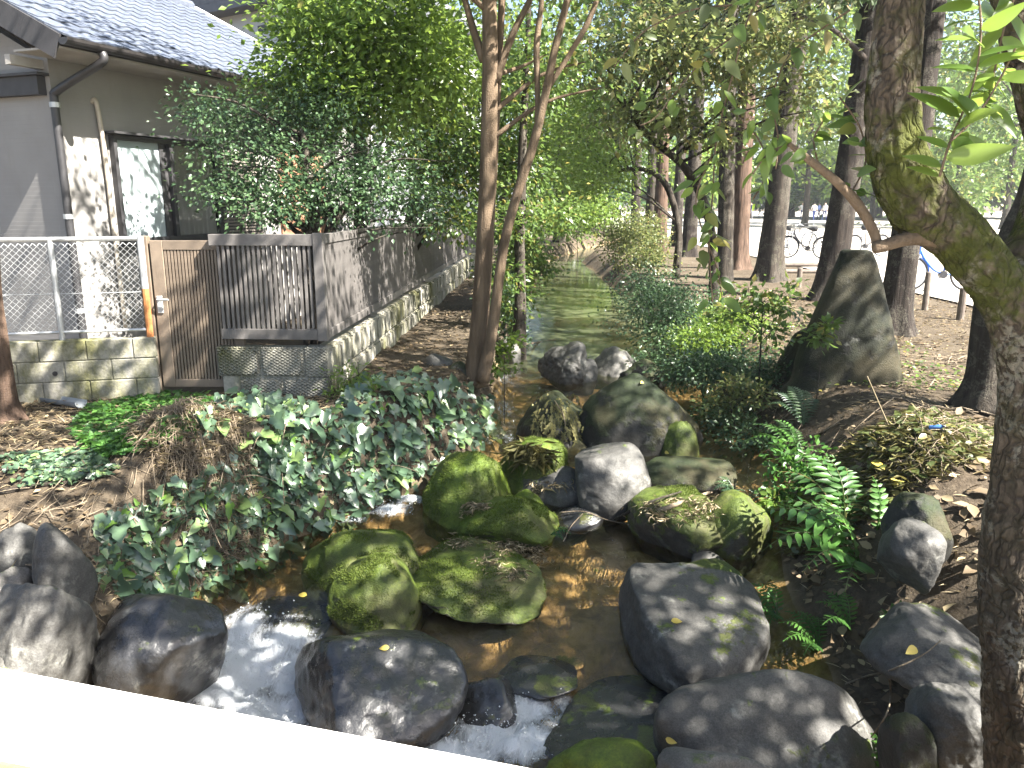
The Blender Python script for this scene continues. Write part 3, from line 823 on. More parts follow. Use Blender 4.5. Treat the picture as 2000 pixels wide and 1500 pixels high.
def rock(label, bx, zb, mat='rock', dr=.8, seed=1, sub=5, rz=0, tilt=(0, 0), planes=(), rough=.08, cuts=7, name='rock', bury=.5, box=.1, group=None, sink=0):
    V, Fc = rock_shape(seed, sub, cuts, rough, planes, box)
    rot = np.array((Matrix.Rotation(tilt[1], 3, 'Y') @ Matrix.Rotation(tilt[0], 3, 'X') @ Matrix.Rotation(rz, 3, 'Z')))
    V = V @ rot.T
    lo, hi = V.min(0), V.max(0); V = (V - (lo + hi) / 2) / ((hi - lo) / 2)
    x0, y0, x1, y1 = bx; mx = (x0 + x1) / 2
    c = onz(mx, y1, zb); dz = proj(c)[2]
    sx = (x1 - x0) / F_PX * dz / 2; sy = dr * 1.4 * sx
    f = np.array([c[0], c[1]]) / np.hypot(c[0], c[1])
    cx_, cy_ = c[0] + f[0] * sy * .9, c[1] + f[1] * sy * .9
    zt = aty(mx, y0, cy_)[2]
    for it in range(10):
        H = max(.03, (zt - zb)) / (1 - bury); sz = H / 2; cz = zt - sz
        Wd = V * (sx, sy, sz) + (cx_, cy_, cz)
        vis = Wd[:, 2] > zb
        if vis.sum() < 4: break
        q = proj(Wd[vis]); a0, a1 = q[:, 0].min(), q[:, 0].max(); b0, b1 = q[:, 1].min(), q[:, 1].max()
        dz = proj(np.array([cx_, cy_, cz]))[2]
        g_ = np.clip((x1 - x0) / (a1 - a0), .7, 1.4); sx *= g_; sy *= g_ ** .5
        cx_ += ((x0 + x1) - (a0 + a1)) / 2 * dz / F_PX
        e = np.clip((b1 - y1), -120, 120); cy_ += .7 * e * dz * dz / (F_PX * (CAM_H - zb)); zt += .8 * (b0 - y0) * dz / F_PX
    o = obj(name, mesh(name, V * (sx, sy, sz), Fc, M[mat], True), None, (cx_, cy_, cz - sink))
    if mat in ('rock_moss', 'rock_green') and sub == 6:
        Vw = V * (sx, sy, sz); rr = np.random.default_rng(seed); a, b_, c_ = Vw[Fc[:, 0]], Vw[Fc[:, 1]], Vw[Fc[:, 2]]
        nn = np.cross(b_ - a, c_ - a); ar = np.linalg.norm(nn, axis=1); nn = nn / ar[:, None]
        wt = ar * (nn[:, 2] > -.1) * (cz - sink + a[:, 2] > zb) * (fbm(a * 5 + seed, seed + 3, 3) > (-.1 if mat == 'rock_green' else .12)); k = rr.choice(len(Fc), 7000, p=wt / wt.sum())
        u = rr.random((7000, 1)); v_ = rr.random((7000, 1)) * (1 - u); P0 = a[k] + u * (b_[k] - a[k]) + v_ * (c_[k] - a[k])
        A0 = nn[k] + rr.normal(size=P0.shape) * .6; mv, mf, mt_ = leaf_arrays(P0 - nn[k] * .002, .016 * rr.uniform(.5, 1.5, 7000), A0, rr.normal(size=P0.shape), (T_DIAMOND[0] * (1, .45, 1), T_DIAMOND[1]))
        mo = obj('moss', mesh('moss', mv, mf, M['moss_fuzz'], False, mt_), o); mo['kind'] = 'stuff'
    return tag(o, label, 'rock', group)


M['moss_fuzz'] = leafmat('moss_fuzz', (.04, .06, .008), (.095, .135, .016), (.11, .13, .03), .3, .8)
rock('grey rounded rock at the left edge above the white kerb', (-40, 1138, 192, 1345), -.62, 'rock', .8, 11, 6)
rock('dark smooth flat boulder left of the foaming water', (178, 1158, 446, 1365), -.85, 'rock_wet', .75, 12, 6, rough=.05, cuts=5, tilt=(0, .12))
rock('small pale rock tucked against the kerb at the left edge', (-60, 1262, 72, 1345), -.55, 'rock_pale', .9, 13)
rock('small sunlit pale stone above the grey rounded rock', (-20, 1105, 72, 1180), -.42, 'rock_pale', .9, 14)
rock('upright lichened stone beside the ivy at the left', (62, 1020, 192, 1200), -.5, 'rock', .8, 15, bury=.3)
rock('low dark stone behind the upright lichened stone', (-10, 1020, 90, 1110), -.35, 'rock', .9, 16)
rock('long mossy rock sloping left at the head of the cascade', (590, 1034, 818, 1165), -.88, 'rock_moss', .7, 21, 6, rough=.06, tilt=(0, -.25))
rock('mossy green rock with grey crown in front of the long one', (640, 1078, 832, 1235), -.90, 'rock_moss', .8, 22, 6, rough=.06, planes=[((-.5, -.6, .5), .7)])
rock('largest mossy boulder mid stream with dry straw on top', (795, 1050, 1068, 1208), -.88, 'rock_moss', .75, 23, 6, rough=.08, planes=[((0, 0, 1), .75)])
rock('dark wet boulder with blue sheen in front of the kerb', (575, 1228, 915, 1500), -1.12, 'rock_wet', .72, 24, 6, rough=.05, cuts=5, planes=[((.25, -.6, .75), .5), ((-.8, -.5, .3), .5), ((-.1, .5, .9), .6), ((-.5, -.3, -.8), .6)], bury=.35)
rock('bright green moss covered boulder beside the ivy', (825, 882, 1002, 1018), -.76, 'rock_green', .85, 25, 6, rough=.06, tilt=(0, -.1))
rock('mossy rock with a grass tuft behind the bright green boulder', (962, 853, 1108, 965), -.70, 'rock_green', .8, 26, 6)
rock('low mossy rock with two sunlit streaks mid stream', (895, 968, 1092, 1062), -.80, 'rock_green', .7, 27, 6, planes=[((.8, -.2, .4), .6)])
rock('upright grey rock with sunlit rounded head mid stream', (1122, 863, 1272, 1010), -.76, 'rock', .8, 28, 6, rough=.05, cuts=6, bury=.25)
rock('slanting grey slab leaning on the upright grey rock', (1010, 892, 1190, 985), -.74, 'rock', .6, 29, 5, tilt=(0, .35))
rock('dark rock draped with a dead cypress twig', (1008, 762, 1162, 872), -.62, 'rock_dark', .9, 30, 6)
rock('big dark rounded boulder across the stream', (1125, 728, 1372, 880), -.60, 'rock_dark', .7, 31, 6, rough=.05, cuts=6)
rock('jagged two tone rock at the lip of the upper pool', (1050, 666, 1150, 752), -.5, 'rock', .8, 32, 6, planes=[((-.7, -.6, .2), .5)], bury=.2, rough=.13)
rock('low brown rock right of the jagged rock', (1115, 700, 1168, 748), -.5, 'rock', .8, 33)
rock('pale pointed rock at the lip of the upper pool', (1150, 676, 1245, 738), -.5, 'rock_pale', .8, 34, 5, planes=[((-.6, -.3, .6), .5)])
rock('dark ribbed rock beside the pale pointed rock', (1200, 700, 1300, 765), -.5, 'rock_dark', .8, 35, rough=.16)
rock('mossy pointed rock below the big dark boulder', (1215, 797, 1302, 892), -.66, 'rock_dark', .8, 36, planes=[((.6, -.3, .5), .5)])
rock('mossy rounded rock right of the pointed one', (1280, 822, 1366, 905), -.68, 'rock_moss', .8, 37)
rock('small grey rock between dark boulders', (1138, 828, 1226, 885), -.68, 'rock', .8, 38)
rock('low flat rock under the mossy rounded rock', (1240, 890, 1440, 965), -.74, 'rock_dark', .6, 39)
rock('flat sunlit rock strewn with sticks and straw', (1225, 948, 1440, 1085), -.82, 'rock_moss', .7, 40, 6, planes=[((0, 0, 1), .6)], tilt=(0, -.12))
rock('dark mossy rock under the small fern', (1370, 955, 1510, 1080), -.80, 'rock_moss', .8, 41)
rock('big grey table rock dappled with leaf shadows', (1208, 1098, 1505, 1335), -.88, 'rock', .95, 42, 6, rough=.05, cuts=5, planes=[((.12, -.30, 1), .36), ((-.95, -.25, .1), .85), ((.4, -.8, .3), .85)], bury=.5, box=.25)
rock('mossy edged rock behind the big table rock', (1290, 1090, 1470, 1200), -.82, 'rock_moss', .8, 43)
rock('dark low rock at the water below the table rock', (1130, 1318, 1390, 1480), -1.08, 'rock_wet', .8, 44, 6, rough=.06)
rock('large smooth grey boulder with pale sunlit ridge in front', (1275, 1306, 1715, 1560), -1.0, 'rock', .42, 45, 6, rough=.045, cuts=5, planes=[((.05, -.55, .8), .5), ((.8, -.3, .4), .7)])
rock('grey rock with a sunlit top beside the leaning trunk', (1765, 1332, 1955, 1490), -.62, 'rock', .8, 46, 6)
rock('sloping grey slab on the right bank under the leaf litter', (1680, 1175, 1960, 1370), -.62, 'rock', .8, 47, 6, tilt=(0, .2), planes=[((.3, -.3, 1), .3), ((-.5, -.7, .4), .6)])
rock('small dark rock below the sunlit topped rock', (1712, 1390, 1835, 1530), -.72, 'rock_dark', .8, 48)
rock('dark rock on the bank above the big fern', (1715, 1010, 1850, 1110), -.3, 'rock', .8, 49, tilt=(0, .3))
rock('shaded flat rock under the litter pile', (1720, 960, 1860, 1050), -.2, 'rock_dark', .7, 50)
rock('bright green mossy stone at the bottom edge of the view', (1060, 1440, 1292, 1570), -1.1, 'rock_green', .4, 51, 5)
rock('stone coloured pale for strong sun at the bottom edge of the view', (1278, 1458, 1570, 1600), -.95, 'rock_pale', .35, 52, 5)  # lit stone: the paler rock material carries the sunlight
rock('small stone by the stream edge under the ferns', (1350, 1075, 1420, 1120), -.85, 'rock', .8, 54, 4)
rock('submerged golden rock in the brown pool', (1030, 1195, 1145, 1262), -.95, 'rock_sub', .8, 55, 4, bury=.5, sink=.2)
rock('submerged tan rock in the pool under the branch', (1075, 1010, 1220, 1105), -.93, 'rock_sub', .9, 56, 4, bury=.5, sink=.28)
rock('submerged pale rock behind the wet boulder', (865, 1262, 1000, 1330), -1.0, 'rock_sub', .8, 57, 4, bury=.5, sink=.22)
rock('submerged rock lip where the left cascade drops', (462, 1158, 655, 1250), -.99, 'rock_wet', .8, 58, 5, bury=.45, sink=.05)
rock('rounded submerged rock right of the wet boulder', (880, 1300, 1010, 1420), -1.12, 'rock_wet', .8, 59, 5, bury=.4, sink=.06)
rock('small edging stone at the foot of the twin trunk', (820, 690, 890, 735), -.1, 'rock', .8, 60, 4)
rock('second edging stone at the foot of the twin trunk', (870, 705, 925, 750), -.15, 'rock_dark', .8, 61, 4)
rock('stream edge stone below the thin leaning stem', (975, 660, 1018, 700), -.4, 'rock_pale', .8, 62, 4)
def loft_stone(name, label, prof, Y, mat, seed, dr=.55):
    V = []; m = 36; rows = len(prof) * 6; S = spline(prof, 6)
    for py, xl, xr in S:
        a, b = aty(xl, py, Y), aty(xr, py, Y); c = (a + b) / 2; hw = (b[0] - a[0]) / 2
        for k in range(m):
            t_ = 2 * math.pi * k / m; ct, st_ = math.cos(t_), math.sin(t_)
            ct = math.copysign(abs(ct) ** .75, ct); st_ = math.copysign(abs(st_) ** .75, st_)
            V.append((c[0] + hw * ct, c[1] + max(hw, .18) * dr * st_, c[2]))
    n_ = len(S); V = np.array(V); Fc = [(i * m + k, (i + 1) * m + k, (i + 1) * m + (k + 1) % m, i * m + (k + 1) % m) for i in range(n_ - 1) for k in range(m)] + [tuple(range(m)), tuple((n_ - 1) * m + k for k in range(m - 1, -1, -1))]
    nz = fbm(V * 2.6 + seed, seed, 4); cen = np.repeat(V.reshape(n_, m, 3).mean(1), m, 0); d = V - cen
    V = V + d * (.06 * nz)[:, None] + np.array([0, 0, .02]) * vnoise(V * 5, seed)[:, None]
    b0 = V.mean(0); b0[2] = 0
    return tag(obj(name, mesh(name, V - b0, Fc, M[mat], True), None, tuple(b0)), label, 'rock')


loft_stone('standing_stone', 'tall moss covered standing stone darkened as if shaded on the right bank', [(775, 1520, 1752), (735, 1548, 1752), (700, 1556, 1750), (660, 1570, 1746), (620, 1588, 1738), (580, 1606, 1728), (550, 1618, 1722), (520, 1630, 1716), (500, 1638, 1708), (491, 1642, 1702), (487, 1648, 1692)], 8.1, 'monolith', 4)
rock('small mossy filler stone beside the bright green boulder', (985, 955, 1065, 1010), -.76, 'rock_green', .8, 71, 5)
rock('flat wet stone below the upright grey rock', (1090, 985, 1180, 1030), -.80, 'rock_wet', .8, 72, 5)
rock('low dark stone left of the big dark boulder', (1085, 845, 1150, 885), -.66, 'rock_dark', .8, 73, 5)
rock('flat mossy stone between the long and the straw topped boulders', (770, 1135, 850, 1190), -.9, 'rock_dark', .8, 74, 5)
rock('wet step stone in the right cascade', (1000, 1290, 1110, 1340), -1.02, 'rock_wet', .8, 75, 5, bury=.55)
rock('low mossy shoulder stone against the standing stone', (1515, 640, 1640, 735), -.05, 'monolith', .8, 64, 5, tilt=(0, -.3))

# ------------------------------------------------------------------ leaves, branches, trees
def crown_points(blobs, n, clump=.22, per=22, shell=.45, seed=0):
    """leaf positions in clumps through the volume of each blob: ((x,y,z),(rx,ry,rz))"""
    r = np.random.default_rng(seed)
    vol = np.array([b[1][0] * b[1][1] * b[1][2] for b in blobs]); vol = vol ** .8; vol /= vol.sum()
    Ps, Os, Cs = [], [], []
    for (c, rad), f in zip(blobs, vol):
        c = np.array(c); rad = np.array(rad)
        k = max(3, int(n * f / per))
        d = unit(r.normal(size=(k, 3))); rr = r.random(k) ** shell
        cc = c + d * rr[:, None] * rad * (1 + .25 * r.normal(size=(k, 1)))
        cs = clump * r.uniform(.5, 1.5, k)
        m = per
        off = r.normal(size=(k, m, 3)) * (cs[:, None, None] * np.array([1, 1, .55]))
        Ps.append((cc[:, None] + off).reshape(-1, 3)); Os.append((unit(off) + .6 * d[:, None]).reshape(-1, 3)); Cs.append(cc)
    return np.concatenate(Ps), np.concatenate(Os), Cs


def crown_mesh(name, blobs, n, size, mat, clump=.22, per=22, tpl=T_DIAMOND, droop=.35, seed=0, shell=.45, flat=1.0):
    P, O, C = crown_points(blobs, n, clump, per, shell, seed)
    r = np.random.default_rng(seed + 1)
    A = O + r.normal(size=P.shape) * .5; A[:, 2] -= droop
    N = np.array([0, 0, flat]) + r.normal(size=P.shape) * .55
    V, Fc, tn = leaf_arrays(P, size * r.uniform(.6, 1.3, len(P)), A, N, tpl)
    return mesh(name, V, Fc, mat, False, tn), C


def trunk_mesh(name, path, mat, n=14, k=6, rough=.06, flare=0, seed=0, ridges=0, twist=0.0, fiss=0.0):
    """path rows (x,y,z,r)"""
    S = spline(path, k); P, r = S[:, :3], S[:, 3]
    V, Fc = tube_arrays(P, np.maximum(r, .003), n, True)
    m = len(P); cen = np.repeat(P, n, 0); dirv = V - cen; ang = np.tile(np.arange(n) * 2 * math.pi / n, m)
    h = np.repeat(np.linspace(0, 1, m), n); zz = cen[:, 2] - P[0, 2]
    amp = rough * fbm(V * np.array([4, 4, 1.3]) / max(.3, 6 * r.max()) * 2 + seed, seed, 3)
    if ridges: amp = amp + .07 * np.abs(np.sin(ang * ridges / 2 + twist * h + 1.5 * vnoise(np.stack([ang * 0, zz * .6, ang * 0], -1), seed)))
    if fiss:
        ln_ = np.repeat(np.concatenate([[0], np.cumsum(np.linalg.norm(np.diff(P, axis=0), axis=1))]), n)
        q3 = np.stack([np.cos(ang) * 3.2, np.sin(ang) * 3.2, ln_ * 5.0], -1)
        amp = amp - fiss * (1 - np.abs(fbm(q3 * 1.6, seed + 40, 3))) ** 3 + fiss * .6 * fbm(q3 * 6, seed + 50, 2)
    if flare: amp = amp + flare * np.exp(-zz / .35) * (.55 + .45 * np.cos(ang * 5 + seed)) 
    V = cen + dirv * (1 + amp)[:, None]
    return mesh(name, V, Fc, mat, True)


def tree(name, label, path, blobs, n, size, leaf, bark, cat='tree', group=None, clump=.22, per=22, tpl=T_DIAMOND, droop=.35, seed=0, tn=14, flare=0, ridges=0, limbs=2, limb_r=.03, rough=.06, shell=.45, crown='crown', flat=1.0, extra=()):
    path = np.asarray(path, float)
    gz_ = float(land(path[0, 0], path[0, 1]))
    if path[0, 2] > gz_ + .05: path = np.vstack([[path[0, 0], path[0, 1], gz_ - .08, path[0, 3] * 1.15], path])
    base = path[0, :3].copy()
    t = empty(name, label, cat, tuple(base), 0, group)
    p2 = path.copy(); p2[:, :3] -= base
    obj('trunk', trunk_mesh('trunk', p2, M[bark], tn, 6, rough, flare, seed, ridges), t)
    for e in extra:
        q = np.asarray(e, float).copy(); q[:, :3] -= base
        obj('limb', trunk_mesh('limb', q, M[bark], 9, 5, .05, 0, seed + 3), t)
    bl = [((b[0][0] - base[0], b[0][1] - base[1], b[0][2] - base[2]), b[1]) for b in blobs]
    if bl:
        me, C = crown_mesh(crown, bl, n, size, M[leaf], clump, per, tpl, droop, seed, shell, flat)
        obj(crown, me, t)
        r = np.random.default_rng(seed + 2)
        S = spline(p2, 6)
        for cc in C:
            for c in cc[r.permutation(len(cc))[:limbs]]:
                cand = S[(S[:, 2] < c[2] + .1)]
                if len(cand) == 0: cand = S
                dd = np.linalg.norm(cand[:, :3] - c, axis=1) + .8 * np.abs(cand[:, 2] - (c[2] - .5 * np.linalg.norm(cand[:, :2] - c[:2], axis=1)))
                s0 = cand[np.argmin(dd)]
                mid = (s0[:3] + c) / 2 + np.array([0, 0, .12 * np.linalg.norm(c - s0[:3])]) + r.normal(size=3) * .06
                rr = min(limb_r, s0[3] * .6)
                obj('limb', trunk_mesh('limb', [(*s0[:3], rr), (*mid, rr * .65), (*c, rr * .2)], M[bark], 6, 5, .05, 0, seed), t)
    return t


def blob(px, py, Y, rx, ry, dep=None):
    """a foliage mass seen at a pixel, standing at distance Y, with radii given in picture units"""
    c = aty(px, py, Y); k = proj(c)[2] / F_PX
    return (tuple(c), (rx * k, (dep if dep else rx * k), ry * k))


def gpt(px, py, Y): return aty(px, py, Y)


def tpath(pts, Y, lean=0.0):
    """trunk rows from (px, py, width_px) at distance Y (+lean per row)"""
    out = []
    for i, q in enumerate(pts):
        yy = Y + lean * i if len(q) < 4 else q[3]
        c = aty(q[0], q[1], yy); k = proj(c)[2] / F_PX
        out.append((*c, q[2] * k / 2))
    return out


# --- twin stemmed tree on the left bank
twin = tree('twin_stemmed_tree', 'smooth tan twin stemmed tree rising from the left stream bank', tpath([(928, 752, 44), (932, 690, 37), (939, 600, 35), (948, 450, 34), (954, 300, 33), (957, 150, 31), (956, 0, 29), (955, -160, 30), (965, -420, 20)], 8.3),
            [blob(960, -330, 8.3, 360, 200, 1.6), blob(1150, -200, 8.6, 260, 160, 1.4), blob(760, -150, 8.2, 260, 150, 1.3), blob(1120, 60, 9.0, 130, 120, .9), blob(1010, -550, 8.3, 300, 150, 1.8), ((-2.4, 8.1, 6.5), (1.1, .9, .5)), ((-1.6, 7.0, 7.0), (1.0, .9, .5))], 5600, .10, 'leaf_mid', 'bark_smooth', seed=3, flare=.2, limbs=3, clump=.2, per=30, tpl=T_DIAMOND, rough=.03,  # final masses in the list are unseen, added to dapple the roof
            extra=[tpath([(942, 745, 28), (962, 640, 22), (975, 540, 20), (988, 460, 19), (1013, 370, 19), (1045, 270, 18), (1068, 170, 16), (1085, 90, 15), (1108, 0, 14), (1135, -120, 14)], 8.15),
                   tpath([(1050, 262, 12), (1050, 180, 11), (1048, 90, 13), (1058, 0, 10), (1062, -100, 8)], 8.2),
                   tpath([(1068, 175, 11), (1110, 110, 10), (1150, 40, 11), (1180, -40, 8)], 8.2),
                   tpath([(950, 560, 18), (958, 420, 18), (968, 240, 16), (976, 80, 15), (986, -100, 12)], 8.45),
                   tpath([(968, 160, 16), (1000, 70, 14), (1030, 10, 12), (1060, -60, 8)], 8.3),
                   tpath([(945, 120, 18), (925, 60, 15), (905, -10, 12), (880, -90, 8)], 8.35)])

# --- evergreen behind the fence, in front of the house
tree('evergreen_shrub', 'dense dark evergreen shrub spilling over the fence before the window', tpath([(600, 520, 30), (606, 450, 28), (615, 400, 24), (600, 330, 18), (590, 250, 10)], 8.35),
     [blob(470, 250, 8.4, 110, 60, .6), blob(420, 215, 8.3, 70, 35, .4), blob(520, 320, 8.4, 140, 70, .7), blob(450, 375, 8.2, 85, 28, .5), blob(610, 380, 8.3, 170, 55, .7), blob(700, 330, 8.5, 150, 90, .7), blob(560, 400, 8.0, 120, 35, .4), blob(600, 220, 8.7, 130, 70, .6), blob(790, 385, 8.6, 110, 60, .6), blob(845, 440, 8.3, 40, 12, .2)], 17500, .05, 'leaf_dark', 'bark_dark', cat='shrub', seed=11, clump=.13, limbs=3, limb_r=.02,
     extra=[tpath([(640, 520, 24), (648, 440, 22), (690, 390, 16), (730, 350, 10)], 8.5)])
tree('bright_green_tree', 'bright green sunlit tree above the roof corner and fence', tpath([(700, 560, 30), (705, 400, 26), (700, 200, 22), (690, 50, 18), (680, -150, 12)], 9.6),
     [blob(620, 120, 9.3, 110, 80, .7), blob(730, 60, 9.4, 150, 110, .9), blob(840, 120, 9.6, 120, 110, .9), blob(700, 190, 9.2, 150, 60, .7), blob(600, 30, 9.6, 60, 70, .6), blob(560, 170, 9.2, 70, 45, .5)], 17000, .085, 'leaf_bright', 'bark_dark', seed=12, clump=.17, limbs=3, limb_r=.02)
tree('glossy_leaved_tree', 'glossy green leaved tree behind the twin stems along the fence', tpath([(792, 560, 22), (800, 430, 20), (840, 300, 17), (870, 150, 12)], 12.2),
     [blob(860, 330, 12, 110, 110, 1.), blob(930, 250, 12.3, 110, 140, 1.), blob(1020, 330, 12.5, 60, 130, .9), blob(830, 230, 12.2, 120, 90, 1.), blob(900, 420, 11.5, 70, 45, .6)], 11000, .095, 'leaf_mid', 'bark_dark', seed=13, clump=.2, limbs=2)
tree('dark_slim_tree', 'slim dark trunked tree standing at the stream edge by the fence', tpath([(1015, 648, 26), (1016, 560, 22), (1015, 470, 21), (1018, 380, 19), (1022, 250, 16), (1030, 100, 12), (1035, -80, 8)], 11.2),
     [blob(1000, 440, 10.9, 55, 35, .4), blob(1000, 545, 11.0, 28, 45, .35), blob(990, 590, 11.4, 30, 60, .4), blob(1070, 420, 11.5, 60, 40, .5), blob(1040, 120, 11.5, 120, 120, .9), blob(970, 510, 11.3, 30, 40, .35)], 5200, .075, 'leaf_mid', 'bark_dark', seed=14, clump=.14, limbs=2, limb_r=.015)

# --- row of tall red barked trees on the right bank
row = [  # px, base py, width px, lean px at the top of view, distance, word, leaf seed
    (1745, 645, 72, 22, 11.4, 'thick red barked trunk with buttress roots behind the standing stone', 1),
    (1618, 585, 70, 60, 15.2, 'tall brown trunk with flared base left of the standing stone', 2),
    (1500, 545, 62, 42, 19.3, 'tall dark trunk with lichened right side beyond the sapling', 3),
    (1440, 525, 50, -8, 22.5, 'sunlit orange red trunk with spreading roots near the bicycles', 4),
    (1413, 556, 42, -25, 17.2, 'leaning near black trunk in front of the sunlit orange trunk', 5),
    (1345, 500, 36, 10, 26.5, 'slender brown trunk in the middle of the tree row', 6),
    (1288, 492, 34, -6, 30, 'sunlit pale brown trunk at the far end of the stream', 7),
    (1268, 486, 26, 2, 33, 'dark slim trunk beside the far sunlit one', 8),
    (1240, 470, 24, -4, 39, 'farthest brown trunk of the row by the water', 9),
    (1320, 480, 26, 6, 36, 'thin far trunk behind the slender brown one', 10),
]
cedar_cache = {}
for (px, py, wd, lean, Y, lab, sd_) in row:
    b0 = onz(px, py, 0.0); k = proj(b0)[2] / F_PX; r0 = wd * k / 2 * .68
    Hh = 13 + (sd_ * 37 % 5)
    lx = lean * k * .55
    h = (CAM_H + .23 * b0[1])
    pt = [(b0[0], b0[1], -.12, r0 * 1.35), (b0[0] + lx * .04, b0[1], .25, r0 * 1.12), (b0[0] + lx * .3, b0[1], h * .3, r0), (b0[0] + lx, b0[1] + .1, h, r0 * .86), (b0[0] + lx * 1.2, b0[1] + .1, Hh * .7, r0 * .6), (b0[0] + lx * 1.2, b0[1], Hh, r0 * .12)]
    bark = 'bark_dark' if sd_ in (3, 5, 8) else ('bark_cedar' if sd_ in (4, 7) else 'bark_shaded')  # sunlit trunks redder, the others darker: light put into bark colour
    t = empty('tall_tree', lab, 'tree', (b0[0], b0[1], 0), 0, 'row of tall trees on the right bank')
    p2 = np.array(pt); p2[:, 0] -= b0[0]; p2[:, 1] -= b0[1]
    obj('trunk', trunk_mesh('trunk', p2, M[bark], 28, 8, .07, .75 if sd_ != 5 else .4, sd_, 9), t)
    v = sd_ % 3
    if v not in cedar_cache:
        r = np.random.default_rng(90 + v); bl = []
        for q in range(13):
            zz = 4.6 + q * .85; rad = np.interp(zz, [4, 7, 12, 16], [2.3, 2.9, 2.0, .7])
            a = r.uniform(0, 6.28); d = rad * r.uniform(.35, .75)
            bl.append(((d * math.cos(a), d * math.sin(a), zz), (rad * .62, rad * .62, .5)))
        cedar_cache[v] = crown_mesh('crown', bl, 3300, .26, M['leaf_cedar'], .24, 26, T_SPRAY, .5, 60 + v, .6)
    me, C = cedar_cache[v]
    obj('crown', me, t, (lx * 1.0, 0, .25 * (sd_ % 4) + (2.5 if sd_ > 5 else 0)), (0, 0, sd_ * 1.3 * (1 if sd_ > 3 else 0)))
    for cc in C[:9:2]:
        c = cc[0]
        obj('limb', trunk_mesh('limb', [(lx * .9, 0, c[2] - .3, .05), (c[0] * .5 + lx, c[1] * .5, c[2] - .05, .035), (c[0] + lx, c[1], c[2], .01)], M[bark], 6, 5, .05, 0, sd_), t)

# --- a second trunk close behind the leaning tree
tree('dark_leaning_trunk', 'dark shaded trunk curving behind the mossy leaning tree', tpath([(1925, 795, 100), (1930, 740, 72), (1934, 650, 66), (1945, 560, 62), (1985, 450, 56), (2015, 380, 52), (2040, 250, 46), (2050, 0, 40), (2040, -300, 30)], 6.9),
     [((4.6, 6.6, 6.2), (1.8, 1.8, .9)), ((3.4, 5.2, 5.6), (1.5, 1.4, .7)), ((5.2, 5.0, 7.2), (1.8, 1.6, .9)), ((3.6, 7.4, 7.6), (1.6, 1.6, .8)), ((7.2, 5.6, 6.3), (1.4, 1.2, .6)), ((6.2, 4.4, 6.2), (1.2, 1.1, .6)), ((6.6, 7.2, 7.0), (1.4, 1.2, .6)), ((8.0, 6.0, 6.6), (1.2, 1.1, .5)), ((7.6, 4.9, 6.0), (1.1, 1.0, .5))], 10000, .13, 'leaf_mid', 'bark_dark', seed=31, clump=.24, flare=.5, limbs=2)  # unseen outer crown masses added to shade boulder, standing stone and right bank

# --- understorey along the stream
tree('olive_understorey_tree', 'arching olive green tree with thin branches over the right bank', tpath([(1395, 565, 20), (1385, 430, 18), (1340, 330, 16), (1270, 270, 12), (1200, 180, 9)], 13.5),
     [blob(1180, 90, 13, 130, 110, 1.2), blob(1290, 60, 12.5, 130, 120, 1.2), blob(1400, 120, 12.5, 110, 110, 1.1), blob(1230, 220, 13.5, 110, 80, 1.), blob(1340, 250, 13, 90, 70, .9), blob(1500, 60, 12.5, 120, 100, 1.2), blob(1560, 180, 13, 80, 80, .9), blob(1420, 260, 13, 70, 50, .7)], 9500, .10, 'leaf_olive', 'bark_dark', seed=21, clump=.17, limbs=3, limb_r=.03, shell=.6)
tree('maple_tree', 'fine leaved green tree hanging over the upper pool', tpath([(1320, 545, 16), (1325, 450, 14), (1300, 360, 12), (1250, 330, 9), (1180, 340, 6)], 19),
     [blob(1130, 370, 18, 70, 30, 1.2), blob(1180, 320, 18.5, 90, 50, 1.2), blob(1110, 300, 20, 70, 60, 1.2), blob(1180, 230, 20, 110, 70, 1.4), blob(1100, 180, 21, 90, 90, 1.4)], 11000, .10, 'leaf_bright', 'bark_dark', seed=22, clump=.24, limbs=2)
far_specs = [
    ('rounded mid green tree closing the view up the stream', 1090, 470, 36, [(1085, 330, 90, 110), (1040, 200, 100, 120), (1150, 240, 90, 110), (1100, 420, 70, 50)], 'leaf_mid', 41),
    ('blue green dense tree beyond the stream bend', 1150, 455, 46, [(1140, 400, 70, 50), (1190, 330, 90, 80), (1130, 250, 80, 100), (1230, 230, 90, 110)], 'leaf_dark', 42),
    ('pale sunlit tree beyond the far row of trunks', 1280, 440, 52, [(1260, 330, 80, 80), (1330, 260, 100, 110), (1280, 140, 120, 110), (1390, 330, 60, 60)], 'leaf_bright', 43),
    ('light green tree between the two nearest tall trunks', 1570, 430, 58, [(1570, 290, 90, 110), (1530, 180, 110, 110), (1620, 150, 110, 130), (1460, 260, 70, 90), (1580, 50, 140, 100)], 'leaf_bright', 44),
    ('hazy green tree beyond the sunny square behind the leaning tree', 1860, 430, 62, [(1860, 330, 110, 80), (1930, 270, 100, 90), (1800, 260, 90, 100), (1900, 150, 150, 120)], 'leaf_mid', 45),
    ('pale green tree filling the gap behind the leaning tree', 1700, 430, 66, [(1700, 320, 100, 90), (1680, 200, 110, 110), (1740, 90, 130, 110), (1640, 60, 110, 100)], 'leaf_bright', 48),
    ('sunlit tree at the right edge beyond the square', 1960, 430, 54, [(1960, 340, 90, 70), (1990, 230, 110, 90), (1930, 120, 130, 100), (1990, 30, 120, 90)], 'leaf_mid', 49),
    ('dark green tree far behind the glossy leaved tree', 980, 470, 40, [(960, 330, 100, 110), (900, 220, 110, 110), (1000, 120, 120, 120), (850, 330, 70, 90)], 'leaf_mid', 46),
    ('tall tree closing the view over the slatted fence', 800, 470, 30, [(780, 250, 140, 130), (700, 120, 150, 120), (860, 90, 150, 130)], 'leaf_mid', 47),
]
